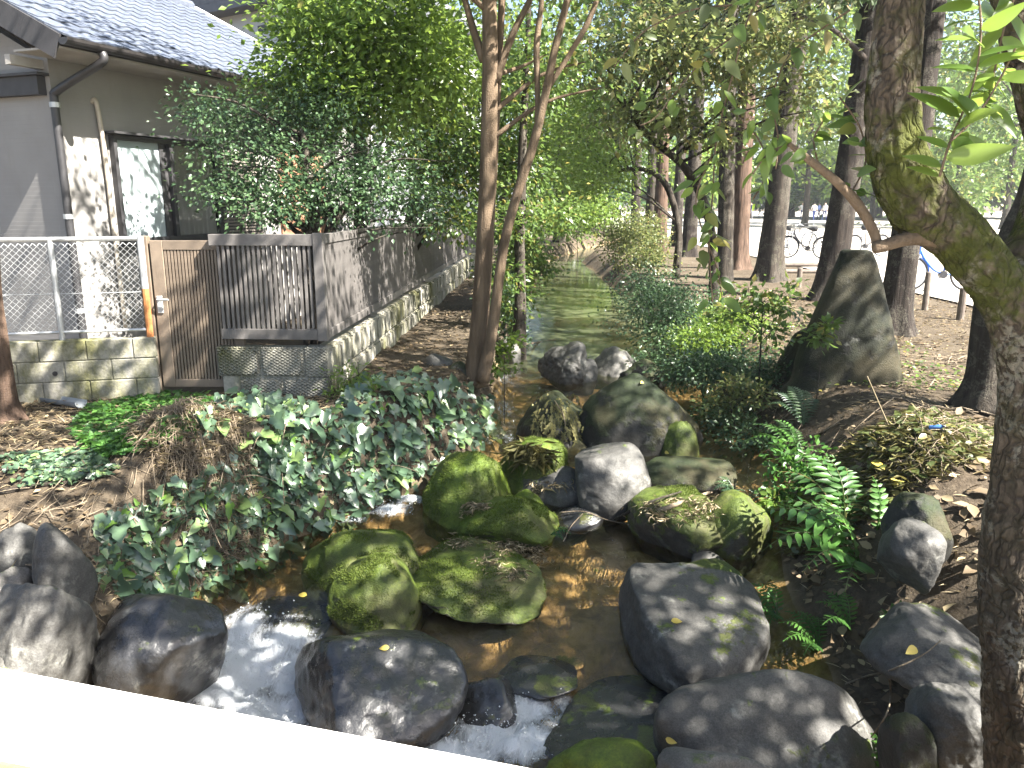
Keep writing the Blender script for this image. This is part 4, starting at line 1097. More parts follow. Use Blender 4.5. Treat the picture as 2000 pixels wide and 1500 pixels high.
for lab, px, py, Y, bl, lf, sd_ in far_specs:
    b0 = aty(px, py, Y); b0[2] = -.1; kk = proj(b0)[2] / F_PX
    z1 = aty(px, min(q[1] for q in bl), Y)[2]
    tree('background_tree', lab, [(b0[0], b0[1], -.2, .3), (b0[0] + .1, b0[1], 1.5, .22), (b0[0], b0[1], z1 * .6, .15), (b0[0] + .2, b0[1], z1, .05)],
         [blob(q[0], q[1], Y, q[2], q[3], q[2] * kk * .8) for q in bl] + [blob(px, -120, Y, 160, 130, 3)], 7000, .012 * Y * .45 + .08, lf, 'bark_dark', seed=sd_, clump=.012 * Y + .1, limbs=1, limb_r=.07, per=18, tn=10, group='trees closing the view')
# a belt of park trees far across the square, each its own
r = np.random.default_rng(5)
pk = None
words = ['first', 'second', 'third', 'fourth', 'fifth', 'sixth', 'seventh', 'eighth', 'ninth', 'tenth', 'eleventh', 'twelfth']
for i in range(12):
    px = 1120 + i * 85; Y = 88 + r.uniform(-6, 14)
    b0 = aty(px, 425, Y); sc_ = r.uniform(.85, 1.25)
    if pk is None:
        bl = []
        for q in range(12):
            a = r.uniform(0, 6.28); zz = r.uniform(2.2, 11); rad = np.interp(zz, [2, 6, 11], [3.6, 4.2, 1.8])
            bl.append(((rad * .7 * math.cos(a), rad * .7 * math.sin(a), zz), (rad * .55, rad * .55, 1.4)))
        pk = (trunk_mesh('trunk', [(0, 0, -.2, .4), (0, 0, 2, .3), (.2, 0, 6, .2), (.1, .2, 11, .06)], M['bark_dark'], 10), crown_mesh('crown', bl, 5200, .62, M['leaf_mid'], .6, 18, T_DIAMOND, .3, 77)[0])
    t = empty('park_tree', f'{words[i]} from the left of the leafy park trees across the square', 'tree', (b0[0], b0[1], 0), r.uniform(0, 6), 'belt of park trees')
    t.scale = (sc_ * 1.2, sc_ * 1.2, sc_)
    obj('trunk', pk[0], t); obj('crown', pk[1], t)

# ------------------------------------------------------------------ the mossy leaning tree at the right edge
lt_path = tpath([(2002, 1640, 167), (1997, 1500, 132), (1986, 1350, 121), (1980, 1200, 118), (1984, 1050, 116), (2000, 900, 113), (2012, 760, 109), (1996, 665, 104), (1968, 590, 100), (1925, 525, 99), (1868, 465, 107), (1812, 412, 120), (1770, 350, 116), (1748, 285, 107), (1742, 200, 99), (1750, 100, 93), (1760, 0, 88), (1770, -140, 74), (1790, -330, 53), (1840, -600, 35)], 2.75)
lt = empty('mossy_leaning_tree', 'mossy crooked trunk leaning across the right edge of the stream view', 'tree', lt_path[0][:3])
LB = np.array(lt_path[0][:3])
def rel(p): p = np.array(p, float); p[..., :3] -= LB; return p
obj('trunk', trunk_mesh('trunk', rel(lt_path), M['bark_front'], 72, 22, .10, .18, 5, fiss=.07), lt)
fork = trunk_mesh('limb', rel(tpath([(1945, 600, 100), (1990, 520, 92), (2030, 440, 84), (2050, 300, 74), (2010, 140, 70), (1985, 60, 66), (1960, -60, 60), (1930, -300, 46)], 2.95)), M['bark_front'], 24, 8, .08, 0, 8)
obj('limb', fork, lt)
stub = obj('limb', trunk_mesh('limb', rel(tpath([(1860, 470, 44), (1790, 463, 30), (1725, 480, 24), (1706, 484, 22)], 2.72)), M['bark_smooth'], 12, 6, .06, 0, 9), lt)
brB = obj('limb', trunk_mesh('limb', rel(tpath([(1716, 488, 20), (1705, 450, 19), (1672, 395, 20), (1630, 352, 18), (1580, 312, 15), (1540, 280, 9)], 2.74)), M['bark_smooth'], 10, 6, .06, 0, 10), lt)
overhead = [(2.0, 2.85, 3.6, .07), (1.8, 3.1, 4.2, .055), (1.3, 3.4, 4.6, .04), (.6, 3.7, 4.7, .02)]
obj('limb', trunk_mesh('limb', rel(np.array(overhead)), M['bark_front'], 10, 6, .06, 0, 12), lt)
obj('limb', trunk_mesh('limb', rel(np.array([(2.1, 2.9, 3.8, .06), (3.0, 3.1, 4.5, .05), (4.2, 3.2, 5.0, .03), (5.2, 3.4, 5.3, .015)])), M['bark_front'], 10, 6, .06, 0, 13), lt)
me, C = crown_mesh('crown', [(tuple(np.array(c) - LB), rd) for c, rd in [((.6, 3.6, 4.6), (.9, .8, .4)), ((2.2, 3.2, 4.9), (1.0, .8, .4)), ((3.6, 3.2, 5.1), (1.0, .8, .4)), ((2.6, 2.0, 4.8), (.9, .6, .4)), ((4.0, 1.9, 5.0), (1.0, .6, .4)), ((5.3, 1.8, 5.2), (1.0, .6, .4)), ((5.0, 3.2, 5.6), (1.1, .9, .5)), ((3.0, 4.6, 5.7), (1.1, .9, .5)), ((1.2, 4.8, 5.6), (.9, .8, .4)), ((6.3, 2.4, 5.8), (.9, .8, .4)), ((1.3, 2.3, 4.7), (.8, .6, .4)), ((2.0, 1.7, 5.0), (.7, .4, .35)), ((-.3, 4.4, 5.2), (.8, .8, .4)), ((3.2, 1.9, 3.4), (.6, .4, .5)), ((2.9, 2.3, 2.9), (.4, .3, .4)), ((5.8, 1.3, 5.0), (.9, .45, .4)), ((4.6, 1.25, 4.9), (.8, .4, .4)), ((6.7, 1.5, 5.6), (.8, .5, .4))]], 10200, .13, M['leaf_mid'], .20, 26, T_OVAL, .4, 51, .6)  # unseen crown masses placed to dapple front rocks, left bank and trunk
obj('crown', me, lt)

# near leaves, each one a piece of its branch
def leaf_piece(name, tpl, mat):
    tv, tf = tpl; return mesh(name, tv, tf, mat)


def fine_leaf(name, mat, wd=.42, n=7, fold=.10, curl=.16):
    V = []; fs = []
    for i in range(n + 1):
        u = i / n; hw = wd / 2 * (math.sin(math.pi * min(1, u ** .8)) ** .8) * (1 - .25 * u)
        zc = -curl * u * u
        V += [(u, -hw, zc + fold * hw * 2), (u, -hw * .5, zc + fold * hw * .6), (u, 0, zc), (u, hw * .5, zc + fold * hw * .6), (u, hw, zc + fold * hw * 2)]
    for i in range(n):
        for j in range(4):
            a = i * 5 + j; fs.append((a, a + 1, a + 6, a + 5))
    return mesh(name, V, fs, mat, True)


LEAF_BIG = fine_leaf('leaf', M['leaf_bright'], .40)
LEAF_MID = fine_leaf('leaf', M['leaf_mid'], .52)
LEAF_OL = fine_leaf('leaf', M['leaf_olive'], .5)


def frame_rot(a, n):
    a = Vector(a).normalized(); n = Vector(n); n = (n - a * n.dot(a)).normalized(); b = n.cross(a)
    return Matrix((a, b, n)).transposed().to_euler()


def leafy_twig(parent, base, pts, Y, nleaf, size, meshes, r=.004, seed=0, spread=1.0, mat='bark_smooth', jit=0.0):
    rr = np.random.default_rng(seed)
    rows = np.array(tpath([(p[0], p[1], 8 if i < len(pts) - 1 else 3) for i, p in enumerate(pts)], Y)); rows[:, 3] = np.linspace(r, r * .4, len(rows))
    S = spline(rows, 8); q = S.copy(); q[:, :3] -= base
    tw = obj('twig', trunk_mesh('twig', np.column_stack([q[::4, :3], q[::4, 3]]), M[mat], 6, 4, .03), parent)
    for i in range(nleaf):
        f = (i + .6) / nleaf * (len(S) - 1); k = int(min(len(S) - 2, f)); p = S[k, :3] - base
        tdir = unit(S[k + 1, :3] - S[k, :3]); side = unit(np.cross(tdir, rr.normal(size=3)))
        a = tdir * .5 + side * spread + np.array([0, 0, -.25]); nrm = np.array([0, -.8, .75]) + rr.normal(size=3) * .6
        o = obj('leaf', meshes[rr.integers(len(meshes))], tw, tuple(p + rr.normal(size=3) * jit), frame_rot(a, nrm)); s0 = size * rr.uniform(.75, 1.4); o.scale = (s0,) * 3
    return tw


leafy_twig(lt, LB, [(1835, 345), (1858, 270), (1893, 190), (1912, 110), (1915, 30), (1905, -40)], 2.45, 24, .125, [LEAF_BIG], .004, 1)
leafy_twig(lt, LB, [(1858, 275), (1905, 230), (1950, 160), (1985, 90)], 2.4, 12, .12, [LEAF_BIG], .003, 2)
leafy_twig(lt, LB, [(1990, -30), (1960, 60), (1940, 150), (1925, 210)], 2.5, 12, .11, [LEAF_BIG], .003, 3)
leafy_twig(lt, LB, [(1570, 305), (1540, 285), (1500, 300), (1470, 340)], 2.75, 14, .07, [LEAF_MID, LEAF_BIG], .003, 4, jit=.02)
leafy_twig(lt, LB, [(1660, 380), (1690, 320), (1680, 250), (1640, 190)], 2.8, 16, .075, [LEAF_MID], .003, 5, jit=.02)
leafy_twig(lt, LB, [(1600, 325), (1590, 270), (1620, 220)], 2.8, 10, .07, [LEAF_MID, LEAF_BIG], .003, 6)
leafy_twig(lt, LB, [(1660, 20), (1600, 60), (1540, 110), (1510, 190), (1520, 270), (1515, 330)], 3.0, 26, .072, [LEAF_MID, LEAF_OL], .004, 7, jit=.015)
leafy_twig(lt, LB, [(1500, -30), (1460, 40), (1430, 150), (1400, 270), (1392, 380), (1385, 480), (1392, 590)], 3.1, 44, .070, [LEAF_MID, LEAF_OL, LEAF_BIG], .004, 8, jit=.02)
leafy_twig(lt, LB, [(1392, 300), (1360, 380), (1372, 450), (1400, 520), (1410, 580)], 3.1, 24, .068, [LEAF_MID, LEAF_BIG], .003, 9, jit=.02)
leafy_twig(lt, LB, [(1450, 60), (1380, 110), (1320, 180), (1280, 230), (1250, 245)], 3.2, 26, .068, [LEAF_OL, LEAF_MID], .004, 10, jit=.025)
leafy_twig(lt, LB, [(1430, 10), (1350, 20), (1260, 60), (1200, 130)], 3.3, 24, .07, [LEAF_OL], .004, 11, jit=.03)
leafy_twig(lt, LB, [(1445, 230), (1480, 270), (1500, 330), (1470, 390)], 3.05, 16, .068, [LEAF_BIG, LEAF_MID], .003, 12, jit=.02)

# ------------------------------------------------------------------ shrubs and saplings
def shrub(name, label, px, py, Y, bl, n, size, leaf, seed, clump=.1, stem=.018, group=None, tpl=T_DIAMOND, cat='shrub', limbs=2, zb=None):
    b0 = aty(px, py, Y); b0[2] = land(b0[0], b0[1]) - .03
    tp = np.array(bl[0][:2]); c = aty(tp[0], tp[1], Y)
    return tree(name, label, [(*b0, stem), (*(b0 * .6 + c * .4), stem * .8), (*c, stem * .4)], [blob(q[0], q[1], q[4] if len(q) > 4 else Y, q[2], q[3]) for q in bl], n, size, leaf, 'bark_dark', cat, group, clump, 20, tpl, .3, seed, 8, 0, 0, limbs, stem * .7, crown='foliage')


shrub('shrub', 'dark dense bush overhanging the right side of the upper pool', 1300, 650, 12.4, [(1290, 590, 100, 60), (1275, 575, 50, 40, 13), (1350, 620, 85, 55, 11.5), (1262, 540, 40, 26, 14.5), (1330, 680, 75, 50, 11), (1290, 650, 60, 45, 11.5), (1270, 700, 45, 30, 10.5)], 13000, .05, 'leaf_dark', 61, .12)
shrub('shrub', 'pale sunlit bush beside the far end of the upper pool', 1190, 520, 21, [(1215, 462, 50, 36), (1255, 450, 50, 38, 22), (1268, 500, 50, 32, 19), (1205, 500, 25, 18, 21)], 7500, .075, 'leaf_olive', 62, .16)
shrub('shrub', 'green bush brightened as if sunlit at the head of the pool', 1130, 470, 31, [(1125, 425, 60, 34), (1170, 412, 55, 36, 33), (1085, 435, 36, 30, 32)], 5000, .12, 'leaf_bright', 63, .25)  # leaf colour brightened to stand in for sunlight
shrub('shrub', 'leafy bush reaching over the water from the left bank', 1030, 590, 13.2, [(1012, 560, 26, 34), (1022, 500, 32, 30, 14), (1052, 520, 22, 14, 13.5), (1010, 465, 38, 28, 13)], 4200, .085, 'leaf_mid', 64, .13)
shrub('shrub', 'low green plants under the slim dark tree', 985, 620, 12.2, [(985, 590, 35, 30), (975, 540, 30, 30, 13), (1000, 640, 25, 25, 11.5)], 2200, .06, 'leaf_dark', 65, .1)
shrub('shrub', 'yellow green sunlit bush left of the sapling', 1420, 680, 10.4, [(1410, 640, 60, 40), (1370, 665, 50, 30, 10), (1450, 620, 45, 25, 10.6)], 4200, .05, 'leaf_bright', 66, .09)
shrub('sapling', 'thin stemmed sapling with spreading leaves before the tree row', 1480, 790, 8.7, [(1490, 590, 55, 20), (1440, 610, 45, 18, 8.9), (1530, 600, 35, 20, 8.5), (1490, 565, 45, 14, 8.7), (1500, 640, 40, 20, 8.5)], 620, .085, 'leaf_mid', 67, .09, .014, limbs=4, cat='sapling')
shrub('shrub', 'pale leaved small shrub over the dark boulder', 1450, 820, 7.9, [(1420, 765, 48, 22), (1480, 775, 45, 22), (1450, 745, 30, 15), (1405, 790, 30, 15)], 700, .055, 'leaf_olive', 68, .06, .01, limbs=4)
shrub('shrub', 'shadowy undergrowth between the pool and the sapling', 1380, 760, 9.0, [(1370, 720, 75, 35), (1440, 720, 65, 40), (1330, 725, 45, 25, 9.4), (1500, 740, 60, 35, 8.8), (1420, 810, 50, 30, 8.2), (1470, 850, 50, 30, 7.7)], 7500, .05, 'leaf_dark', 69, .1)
shrub('seedling', 'thin seedling with drooping leaves before the standing stone', 1600, 720, 7.6, [(1610, 640, 28, 14), (1590, 660, 25, 14)], 60, .08, 'leaf_mid', 70, .05, .006, tpl=T_OVAL, cat='seedling')
shrub('shrub', 'sunlit pale leaved plant at the top of the fern bank', 1560, 960, 6.3, [(1560, 900, 55, 28), (1620, 905, 50, 25), (1590, 930, 60, 28), (1520, 950, 50, 28), (1500, 985, 40, 22)], 800, .06, 'leaf_fern', 71, .06, .01, limbs=3, tpl=T_OVAL)
shrub('shrub', 'yellow green small leaved plant below the pale one', 1540, 1020, 6.0, [(1540, 985, 35, 22), (1570, 1000, 35, 20)], 240, .06, 'leaf_bright', 72, .05, .008, tpl=T_OVAL)
shrub('shrub', 'small lit plant with oval leaves behind the big fern', 1660, 1080, 5.6, [(1660, 1030, 50, 30), (1620, 1050, 40, 22), (1690, 1060, 30, 20)], 420, .05, 'leaf_fern', 73, .05, .008, tpl=T_OVAL)
shrub('shrub', 'feathery young conifer at the corner of the block wall', 670, 800, 6.9, [(665, 765, 30, 25), (690, 740, 22, 30), (720, 760, 35, 18), (650, 795, 30, 12)], 900, .055, 'leaf_bright', 74, .07, .008, tpl=T_SPRAY)
shrub('creeper', 'yellow green creeper on the stone below the thin stem', 985, 720, 8.6, [(985, 690, 24, 30), (1000, 670, 18, 18), (970, 720, 15, 20)], 330, .05, 'leaf_bright', 75, .05, .006, tpl=T_IVY, cat='creeper', limbs=0)
shrub('plant', 'leaf rosette growing from a crack of the sloping slab', 1765, 1255, 4.35, [(1765, 1222, 18, 10)], 30, .09, 'leaf_fern', 77, .012, .006, tpl=T_OVAL, cat='plant')
shrub('plant', 'small grey leaved plant at the foot of the front boulder', 1760, 1500, 3.55, [(1780, 1470, 30, 20), (1740, 1480, 20, 16)], 70, .055, 'leaf_fern', 78, .03, .005, tpl=T_OVAL, cat='plant')

# ------------------------------------------------------------------ ivy
M['leaf_ivy_young'] = leafmat('young_ivy_leaf', (.08, .16, .03), (.15, .27, .05), None, .35, .35)
_tw = T_IVY[0].copy(); _tw[:, 2] += .35 * np.abs(_tw[:, 1]) - .12 * _tw[:, 0] ** 2
_tn = T_IVY[0] * (1.1, .72, 1); _tn[:, 2] -= .25 * _tn[:, 0] ** 2
LEAF_IVY = [mesh('leaf', T_IVY[0], T_IVY[1], M['leaf_ivy'], True), mesh('leaf', _tw, T_IVY[1], M['leaf_ivy'], True), mesh('leaf', _tn, T_IVY[1], M['leaf_ivy'], True), mesh('leaf', _tn * .7, T_IVY[1], M['leaf_ivy_young'], True)]


def in_poly(px, py, poly):
    ins = np.zeros(len(px), bool); n = len(poly)
    for i in range(n):
        (x1, y1), (x2, y2) = poly[i], poly[(i + 1) % n]
        c = ((y1 > py) != (y2 > py)) & (px < (x2 - x1) * (py - y1) / (y2 - y1 + 1e-9) + x1); ins ^= c
    return ins


def scatter_px(poly, n, off, rng):
    p = np.array(poly); lo, hi = p.min(0), p.max(0); X = []
    while len(X) < n:
        q = rng.uniform(lo, hi, (n * 2, 2)); q = q[in_poly(q[:, 0], q[:, 1], poly)]; X = list(X) + list(q)
    X = np.array(X)[:n]
    return X, hit(X[:, 0], X[:, 1], off)


def ivy(label, poly, nbig, nsmall, size, seed):
    rr = np.random.default_rng(seed)
    X, Pts = scatter_px(poly, nbig, .07, rr)
    base = Pts.mean(0); base[2] = land(base[0], base[1])
    t = empty('ivy', label, 'ivy', tuple(base))
    for p in Pts:
        a = np.array([rr.normal() * .6 + .2, -.55 + .3 * rr.normal(), -.45 + .35 * rr.normal()]); nrm = np.array([.25, -.6, .75]) + rr.normal(size=3) * .38
        o = obj('leaf', LEAF_IVY[int(rr.choice(4, p=[.34, .28, .24, .14]))], t, tuple(p - base + rr.normal(size=3) * (.02, .02, .035)), frame_rot(a, nrm)); s0 = size * rr.uniform(.45, 1.3); o.scale = (s0,) * 3
    X, Q = scatter_px(poly, nsmall, .03, rr)
    A = np.column_stack([rr.normal(size=nsmall) * .7, -.4 + .4 * rr.normal(size=nsmall), -.4 + .4 * rr.normal(size=nsmall)]); N = np.array([.2, -.5, .8]) + rr.normal(size=(nsmall, 3)) * .45
    V, Fc, tn = leaf_arrays(Q - base, size * rr.uniform(.35, .8, nsmall), A, N, T_IVY)
    u = obj('lower_leaves', mesh('lower_leaves', V, Fc, M['leaf_ivy'], False, tn), t); u['kind'] = 'stuff'
    for k in range(16):
        p0 = Q[rr.integers(len(Q))] - base; d = rr.normal(size=3) * .22; d[2] = -abs(d[2])
        obj('stem', trunk_mesh('stem', [(*p0, .004), (*(p0 + d * .5 + (0, 0, .03)), .0035), (*(p0 + d), .002)], M['twig'], 5, 3, 0), t)


ivy('broad leaved ivy hanging over the lower left bank to the water', [(190, 1130), (195, 1010), (330, 965), (450, 950), (500, 880), (560, 880), (640, 960), (720, 985), (640, 1060), (510, 1120), (380, 1180), (250, 1170)], 295, 900, .128, 81)
ivy('ivy climbing the bank below the twin stemmed tree', [(560, 890), (500, 850), (540, 800), (640, 800), (700, 740), (800, 715), (900, 745), (960, 770), (985, 845), (900, 900), (860, 905), (820, 950), (720, 985), (640, 950)], 295, 900, .135, 82)
ivy('ivy runners creeping over the brush heap', [(300, 960), (420, 900), (500, 840), (560, 850), (600, 930), (560, 1000), (450, 1010), (330, 1010)], 150, 300, .12, 84)
ivy('ivy fringe at the foot of the gate and block wall', [(340, 830), (440, 775), (500, 762), (620, 785), (640, 800), (560, 815), (450, 800), (390, 850)], 100, 160, .12, 83)

# ------------------------------------------------------------------ ferns
def frond_parts(L, n, w, arch=.35, taper=.9):
    """positions of leaflets along an arching midrib, local x outwards"""
    out = []; rib = []
    for i in range(n + 1):
        u = i / n; x = L * u * (1 - .12 * u); z = L * (arch * math.sin(u * 2.2) - .18 * u * u); rib.append((x, 0, z, .004 * (1 - .8 * u)))
        if i > 0:
            ll = w * (math.sin(math.pi * min(1, .12 + u * .9)) ** taper); out.append((x, z, ll))
    return rib, out


def fern(label, px, py, off, fronds, L, n, w, leaf='leaf_fern', single=False, seed=0, zoff=0.0, lw=.26, up=.0):
    rr = np.random.default_rng(seed)
    p = hit(px, py, off)[0]; p[2] += zoff
    t = empty('fern', label, 'fern', tuple(p))
    lm = fine_leaf('leaflet', M[leaf], lw, 5, .08, .14)
    for a in fronds:
        az, sc_, pitch = (a + (1.0, 0.0))[:3] if isinstance(a, tuple) else (a, 1, 0)
        rib, lf = frond_parts(L * sc_, n, w * sc_)
        rm = trunk_mesh('frond', rib, M['leaf_olive'], 5, 1, 0)
        if single:
            fo = obj('frond', rm, t, (0, 0, 0), (0, R(-pitch), R(az)))
            for (x, z, ll) in lf:
                for s in (-1, 1):
                    o = obj('leaflet', lm, fo, (x, 0, z), frame_rot((.45, s * 1.0, -.12 + rr.normal() * .1), (rr.normal() * .12, 0, 1))); o.scale = (ll * rr.uniform(.9, 1.1),) * 3
        else:
            P0 = np.array([(x, 0, z) for x, z, ll in lf for s in (-1, 1)]); S0 = np.array([ll for x, z, ll in lf for s in (-1, 1)])
            A = np.array([(.4, s, -.12) for x, z, ll in lf for s in (-1, 1)]); N = np.tile([0, 0, 1.], (len(P0), 1)) + rr.normal(size=(len(P0), 3)) * .1
            tv = np.array([(0, 0, 0), (.3, lw * .5, .02), (.7, lw * .4, .0), (1, 0, -.1), (.7, -lw * .4, 0), (.3, -lw * .5, .02), (.5, 0, -.01)])
            V, Fc, tn = leaf_arrays(P0, S0, A, N, (tv, T_OVAL[1]))
            rv = [v.co[:] for v in rm.vertices]; rf = [tuple(pp.vertices) for pp in rm.polygons]
            allV = np.vstack([np.array(rv), V]); allF = rf + [tuple(f + len(rv)) for f in Fc]
            obj('frond', mesh('frond', allV, allF, M[leaf], False), t, (0, 0, 0), (0, R(-pitch), R(az)))
    return t


fern('big arching fern with broad glossy leaflets over the table rock', 1680, 1110, .02, [(178, 1.05, 18), (196, 1.0, 8), (160, .9, 26), (215, .8, 5), (140, .7, 35), (240, .7, 0), (186, .8, 40)], .85, 12, .19, single=True, seed=1, lw=.32)
fern('sunlit silvery fern leaning up the bank above the big fern', 1650, 1050, .02, [(120, 1.0, 40), (150, .95, 30), (100, .9, 45), (170, .8, 30), (75, .8, 40), (50, .6, 40)], .75, 13, .15, single=True, seed=2, lw=.30)
fern('bright fern at the upper left of the fern bank', 1560, 900, .02, [(150, .9, 25), (120, .8, 35), (180, .9, 15), (95, .6, 40), (205, .8, 10), (165, .7, 40)], .65, 13, .14, seed=3)
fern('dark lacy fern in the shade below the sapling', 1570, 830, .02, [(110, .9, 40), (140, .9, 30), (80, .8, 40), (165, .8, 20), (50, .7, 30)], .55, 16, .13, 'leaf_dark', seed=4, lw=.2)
fern('low fern in the dark gap behind the front boulder', 1600, 1270, .03, [(170, .8, 25), (140, .8, 30), (200, .8, 15), (110, .7, 30), (230, .7, 10), (80, .6, 30)], .42, 11, .10, seed=5)
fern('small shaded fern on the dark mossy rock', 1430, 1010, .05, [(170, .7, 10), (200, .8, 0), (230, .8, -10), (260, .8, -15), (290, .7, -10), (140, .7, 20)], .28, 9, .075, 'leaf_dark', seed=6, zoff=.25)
fern('slim fern frond with round lit leaflets right of the fern bank', 1712, 1040, .02, [(95, 1.0, 62), (70, .8, 50)], .42, 9, .075, seed=7, lw=.5)
fern('spreading fern just right of the big table rock', 1520, 1210, .02, [(170, .8, 25), (140, .8, 35), (200, .8, 15), (100, .7, 40), (240, .7, 10)], .40, 11, .10, seed=11)
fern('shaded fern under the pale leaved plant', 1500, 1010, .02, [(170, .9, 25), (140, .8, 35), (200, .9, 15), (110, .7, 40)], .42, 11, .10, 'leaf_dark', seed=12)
fern('low fern by the stem below the sloping slab', 1660, 1230, .02, [(170, .8, 30), (130, .8, 35), (210, .8, 15), (90, .7, 40)], .38, 10, .10, seed=13)
fern('tiny fern tuft between the two front boulders', 1370, 1345, .05, [(100, .6, 50), (140, .6, 40), (60, .6, 40), (180, .5, 20)], .2, 7, .05, 'leaf_bright', seed=8, zoff=.12)
fern('tiny fern hanging from the straw topped boulder', 1075, 1120, .0, [(-10, .8, 0), (20, .7, 5), (-40, .6, -10)], .22, 7, .06, seed=9, zoff=.32)

# ------------------------------------------------------------------ litter on the ground
def litter(name, label, n, size, mat, sample, seed, tpl=T_DIAMOND, lift=.012, flat=.25):
    rr = np.random.default_rng(seed)
    xy = sample(rr, n); z = land(xy[:, 0], xy[:, 1])
    ok = (z > water_z(xy[:, 1]) + .04) & (fbm(np.column_stack([xy * 1.3, xy[:, 0] * 0]), seed + 70, 3) > rr.normal(size=len(z)) * .4 - .45); xy = xy[ok]; z = z[ok]; m = len(z)
    e = .05
    gx = (land(xy[:, 0] + e, xy[:, 1]) - z) / e; gy = (land(xy[:, 0], xy[:, 1] + e) - z) / e
    N = np.column_stack([-gx, -gy, np.ones(m)]) + rr.normal(size=(m, 3)) * flat; A = rr.normal(size=(m, 3)); A[:, 2] *= .2
    V, Fc, tn = leaf_arrays(np.column_stack([xy, z + lift]), size * rr.uniform(.5, 1.4, m), A, N, tpl)
    return tag(obj(name, mesh(name, V, Fc, M[mat], False, tn)), label, None, None, 'stuff')


def box_s(x0, x1, y0, y1, p=1.0):
    return lambda rr, n: np.column_stack([rr.uniform(x0, x1, n), y0 + (y1 - y0) * rr.random(n) ** p])


litter('leaf_litter', 'dry brown fallen leaves strewn over the right bank', 22000, .055, 'leaf_litter', box_s(1.6, 8.5, 2.8, 17, 1.6), 1, T_DIAMOND)
litter('large_leaf_litter', 'larger pale dead leaves on the near right bank', 3800, .095, 'leaf_litter', box_s(1.5, 4.2, 2.8, 6.5), 21, T_OVAL, .02, .4)
litter('needle_litter', 'fine straw and needles between the leaves on the right bank', 9000, .08, 'straw', box_s(1.6, 7.5, 2.8, 14, 1.6), 2, (T_DIAMOND[0] * (1, .12, 1), T_DIAMOND[1]))
litter('dry_leaves', 'dry leaves on the strip of earth beside the block wall', 3000, .055, 'leaf_litter', box_s(-2.05, -.6, 6.8, 20, 1.4), 3, T_DIAMOND)
litter('dead_leaves', 'dead leaves and straw on the left bank before the gate', 5000, .055, 'leaf_litter', box_s(-5.2, -1.6, 3.6, 7.0), 4, T_DIAMOND)
litter('bark_chips', 'pale straw scattered over the left bank', 5000, .09, 'straw', box_s(-5.2, -1.8, 3.6, 6.9), 5, (T_DIAMOND[0] * (1, .10, 1), T_DIAMOND[1]))


def px_sample(poly):
    def f(rr, n):
        X, P_ = scatter_px(poly, n, .0, rr); return P_[:, :2]
    return f


litter('ground_cover', 'small bright green ground cover leaves in front of the low wall', 2600, .05, 'leaf_fern', px_sample([(160, 800), (330, 770), (430, 780), (400, 850), (300, 890), (200, 900), (140, 860)]), 6, T_IVY, .04, .4)
litter('clover', 'bluish green ground cover at the left edge of the view', 1500, .05, 'leaf_ivy', px_sample([(0, 900), (180, 885), (230, 930), (150, 950), (0, 960)]), 7, T_IVY, .03, .4)
litter('weeds', 'sparse green weeds on the right bank around the roots', 1800, .05, 'leaf_mid', box_s(1.9, 4.5, 7.5, 12), 8, T_OVAL, .05, .5)


def twigs(name, label, n, cx_, cy_, rad, L, r, mat, seed, lift=.05, kind='stuff'):
    rr = np.random.default_rng(seed); b = MB()
    for i in range(n):
        a = rr.uniform(0, 6.28); d = rad * rr.random() ** .6; x, y = cx_ + d * math.cos(a), cy_ + d * math.sin(a) * .8
        th = rr.uniform(0, 6.28); l = L * rr.uniform(.3, 1.2); pts = []
        bend = rr.normal() * .35
        for k in range(4):
            u = k / 3 - .5; xx = x + l * u * math.cos(th + bend * u); yy = y + l * u * math.sin(th + bend * u)
            pts.append((xx, yy, float(land(xx, yy)) + lift * rr.random() + .008 + .06 * abs(u) * rr.random()))
        b.tube(pts, np.linspace(r, r * .35, 4) * rr.uniform(.6, 1.5), 4, False)
    return tag(b.build(name, M[mat]), label, None, None, kind)


twigs('brush_pile', 'heap of dry twigs and cut stems on the left bank', 360, -2.58, 5.42, .42, .36, .0032, 'twig', 11, .12)
twigs('twig_pile', 'heap of raked twigs and straw on the right bank', 420, 2.45, 5.75, .75, .40, .003, 'twig', 12, .10)
twigs('twigs', 'loose twigs lying about the left foreground bank', 160, -3.3, 4.7, 1.0, .4, .003, 'twig', 13, .04)
twigs('sticks', 'loose sticks and roots lying about the right bank', 200, 3.4, 7.5, 2.6, .6, .006, 'twig', 14, .03)
def disc_s(cx_, cy_, rad): 
    def f(rr, n):
        a = rr.uniform(0, 6.28, n); d = rad * np.sqrt(rr.random(n)); return np.column_stack([cx_ + d * np.cos(a), cy_ + .8 * d * np.sin(a)])
    return f
litter('straw_heap', 'dry straw woven through the brush heap on the left bank', 3400, .09, 'straw', disc_s(-2.58, 5.42, .46), 15, (T_DIAMOND[0] * (1, .035, 1.5), T_DIAMOND[1]), .06, .7)
litter('cut_grass', 'cut grass and needles on the raked heap of the right bank', 9000, .10, 'needles', disc_s(2.45, 5.75, .85), 16, (T_DIAMOND[0] * (1, .045, 1.5), T_DIAMOND[1]), .06, .7)
litter('heap_leaves', 'olive and tan leaves mixed into the raked heap', 1500, .07, 'leaf_olive', disc_s(2.45, 5.75, .85), 17, T_OVAL, .07, .6)

# ------------------------------------------------------------------ single sticks, leaves and odd things
dg = None
def cast(px, py):
    """point where a line of sight meets what has been built"""
    d = Vector(ray(px, py)).normalized()
    ok, loc, nrm, idx, ob, mt = sc.ray_cast(dg, Vector(CP), d)
    return (loc, nrm) if ok else (Vector(hit(px, py)[0]), Vector((0, 0, 1)))


bpy.context.view_layer.update()
dg = bpy.context.evaluated_depsgraph_get()


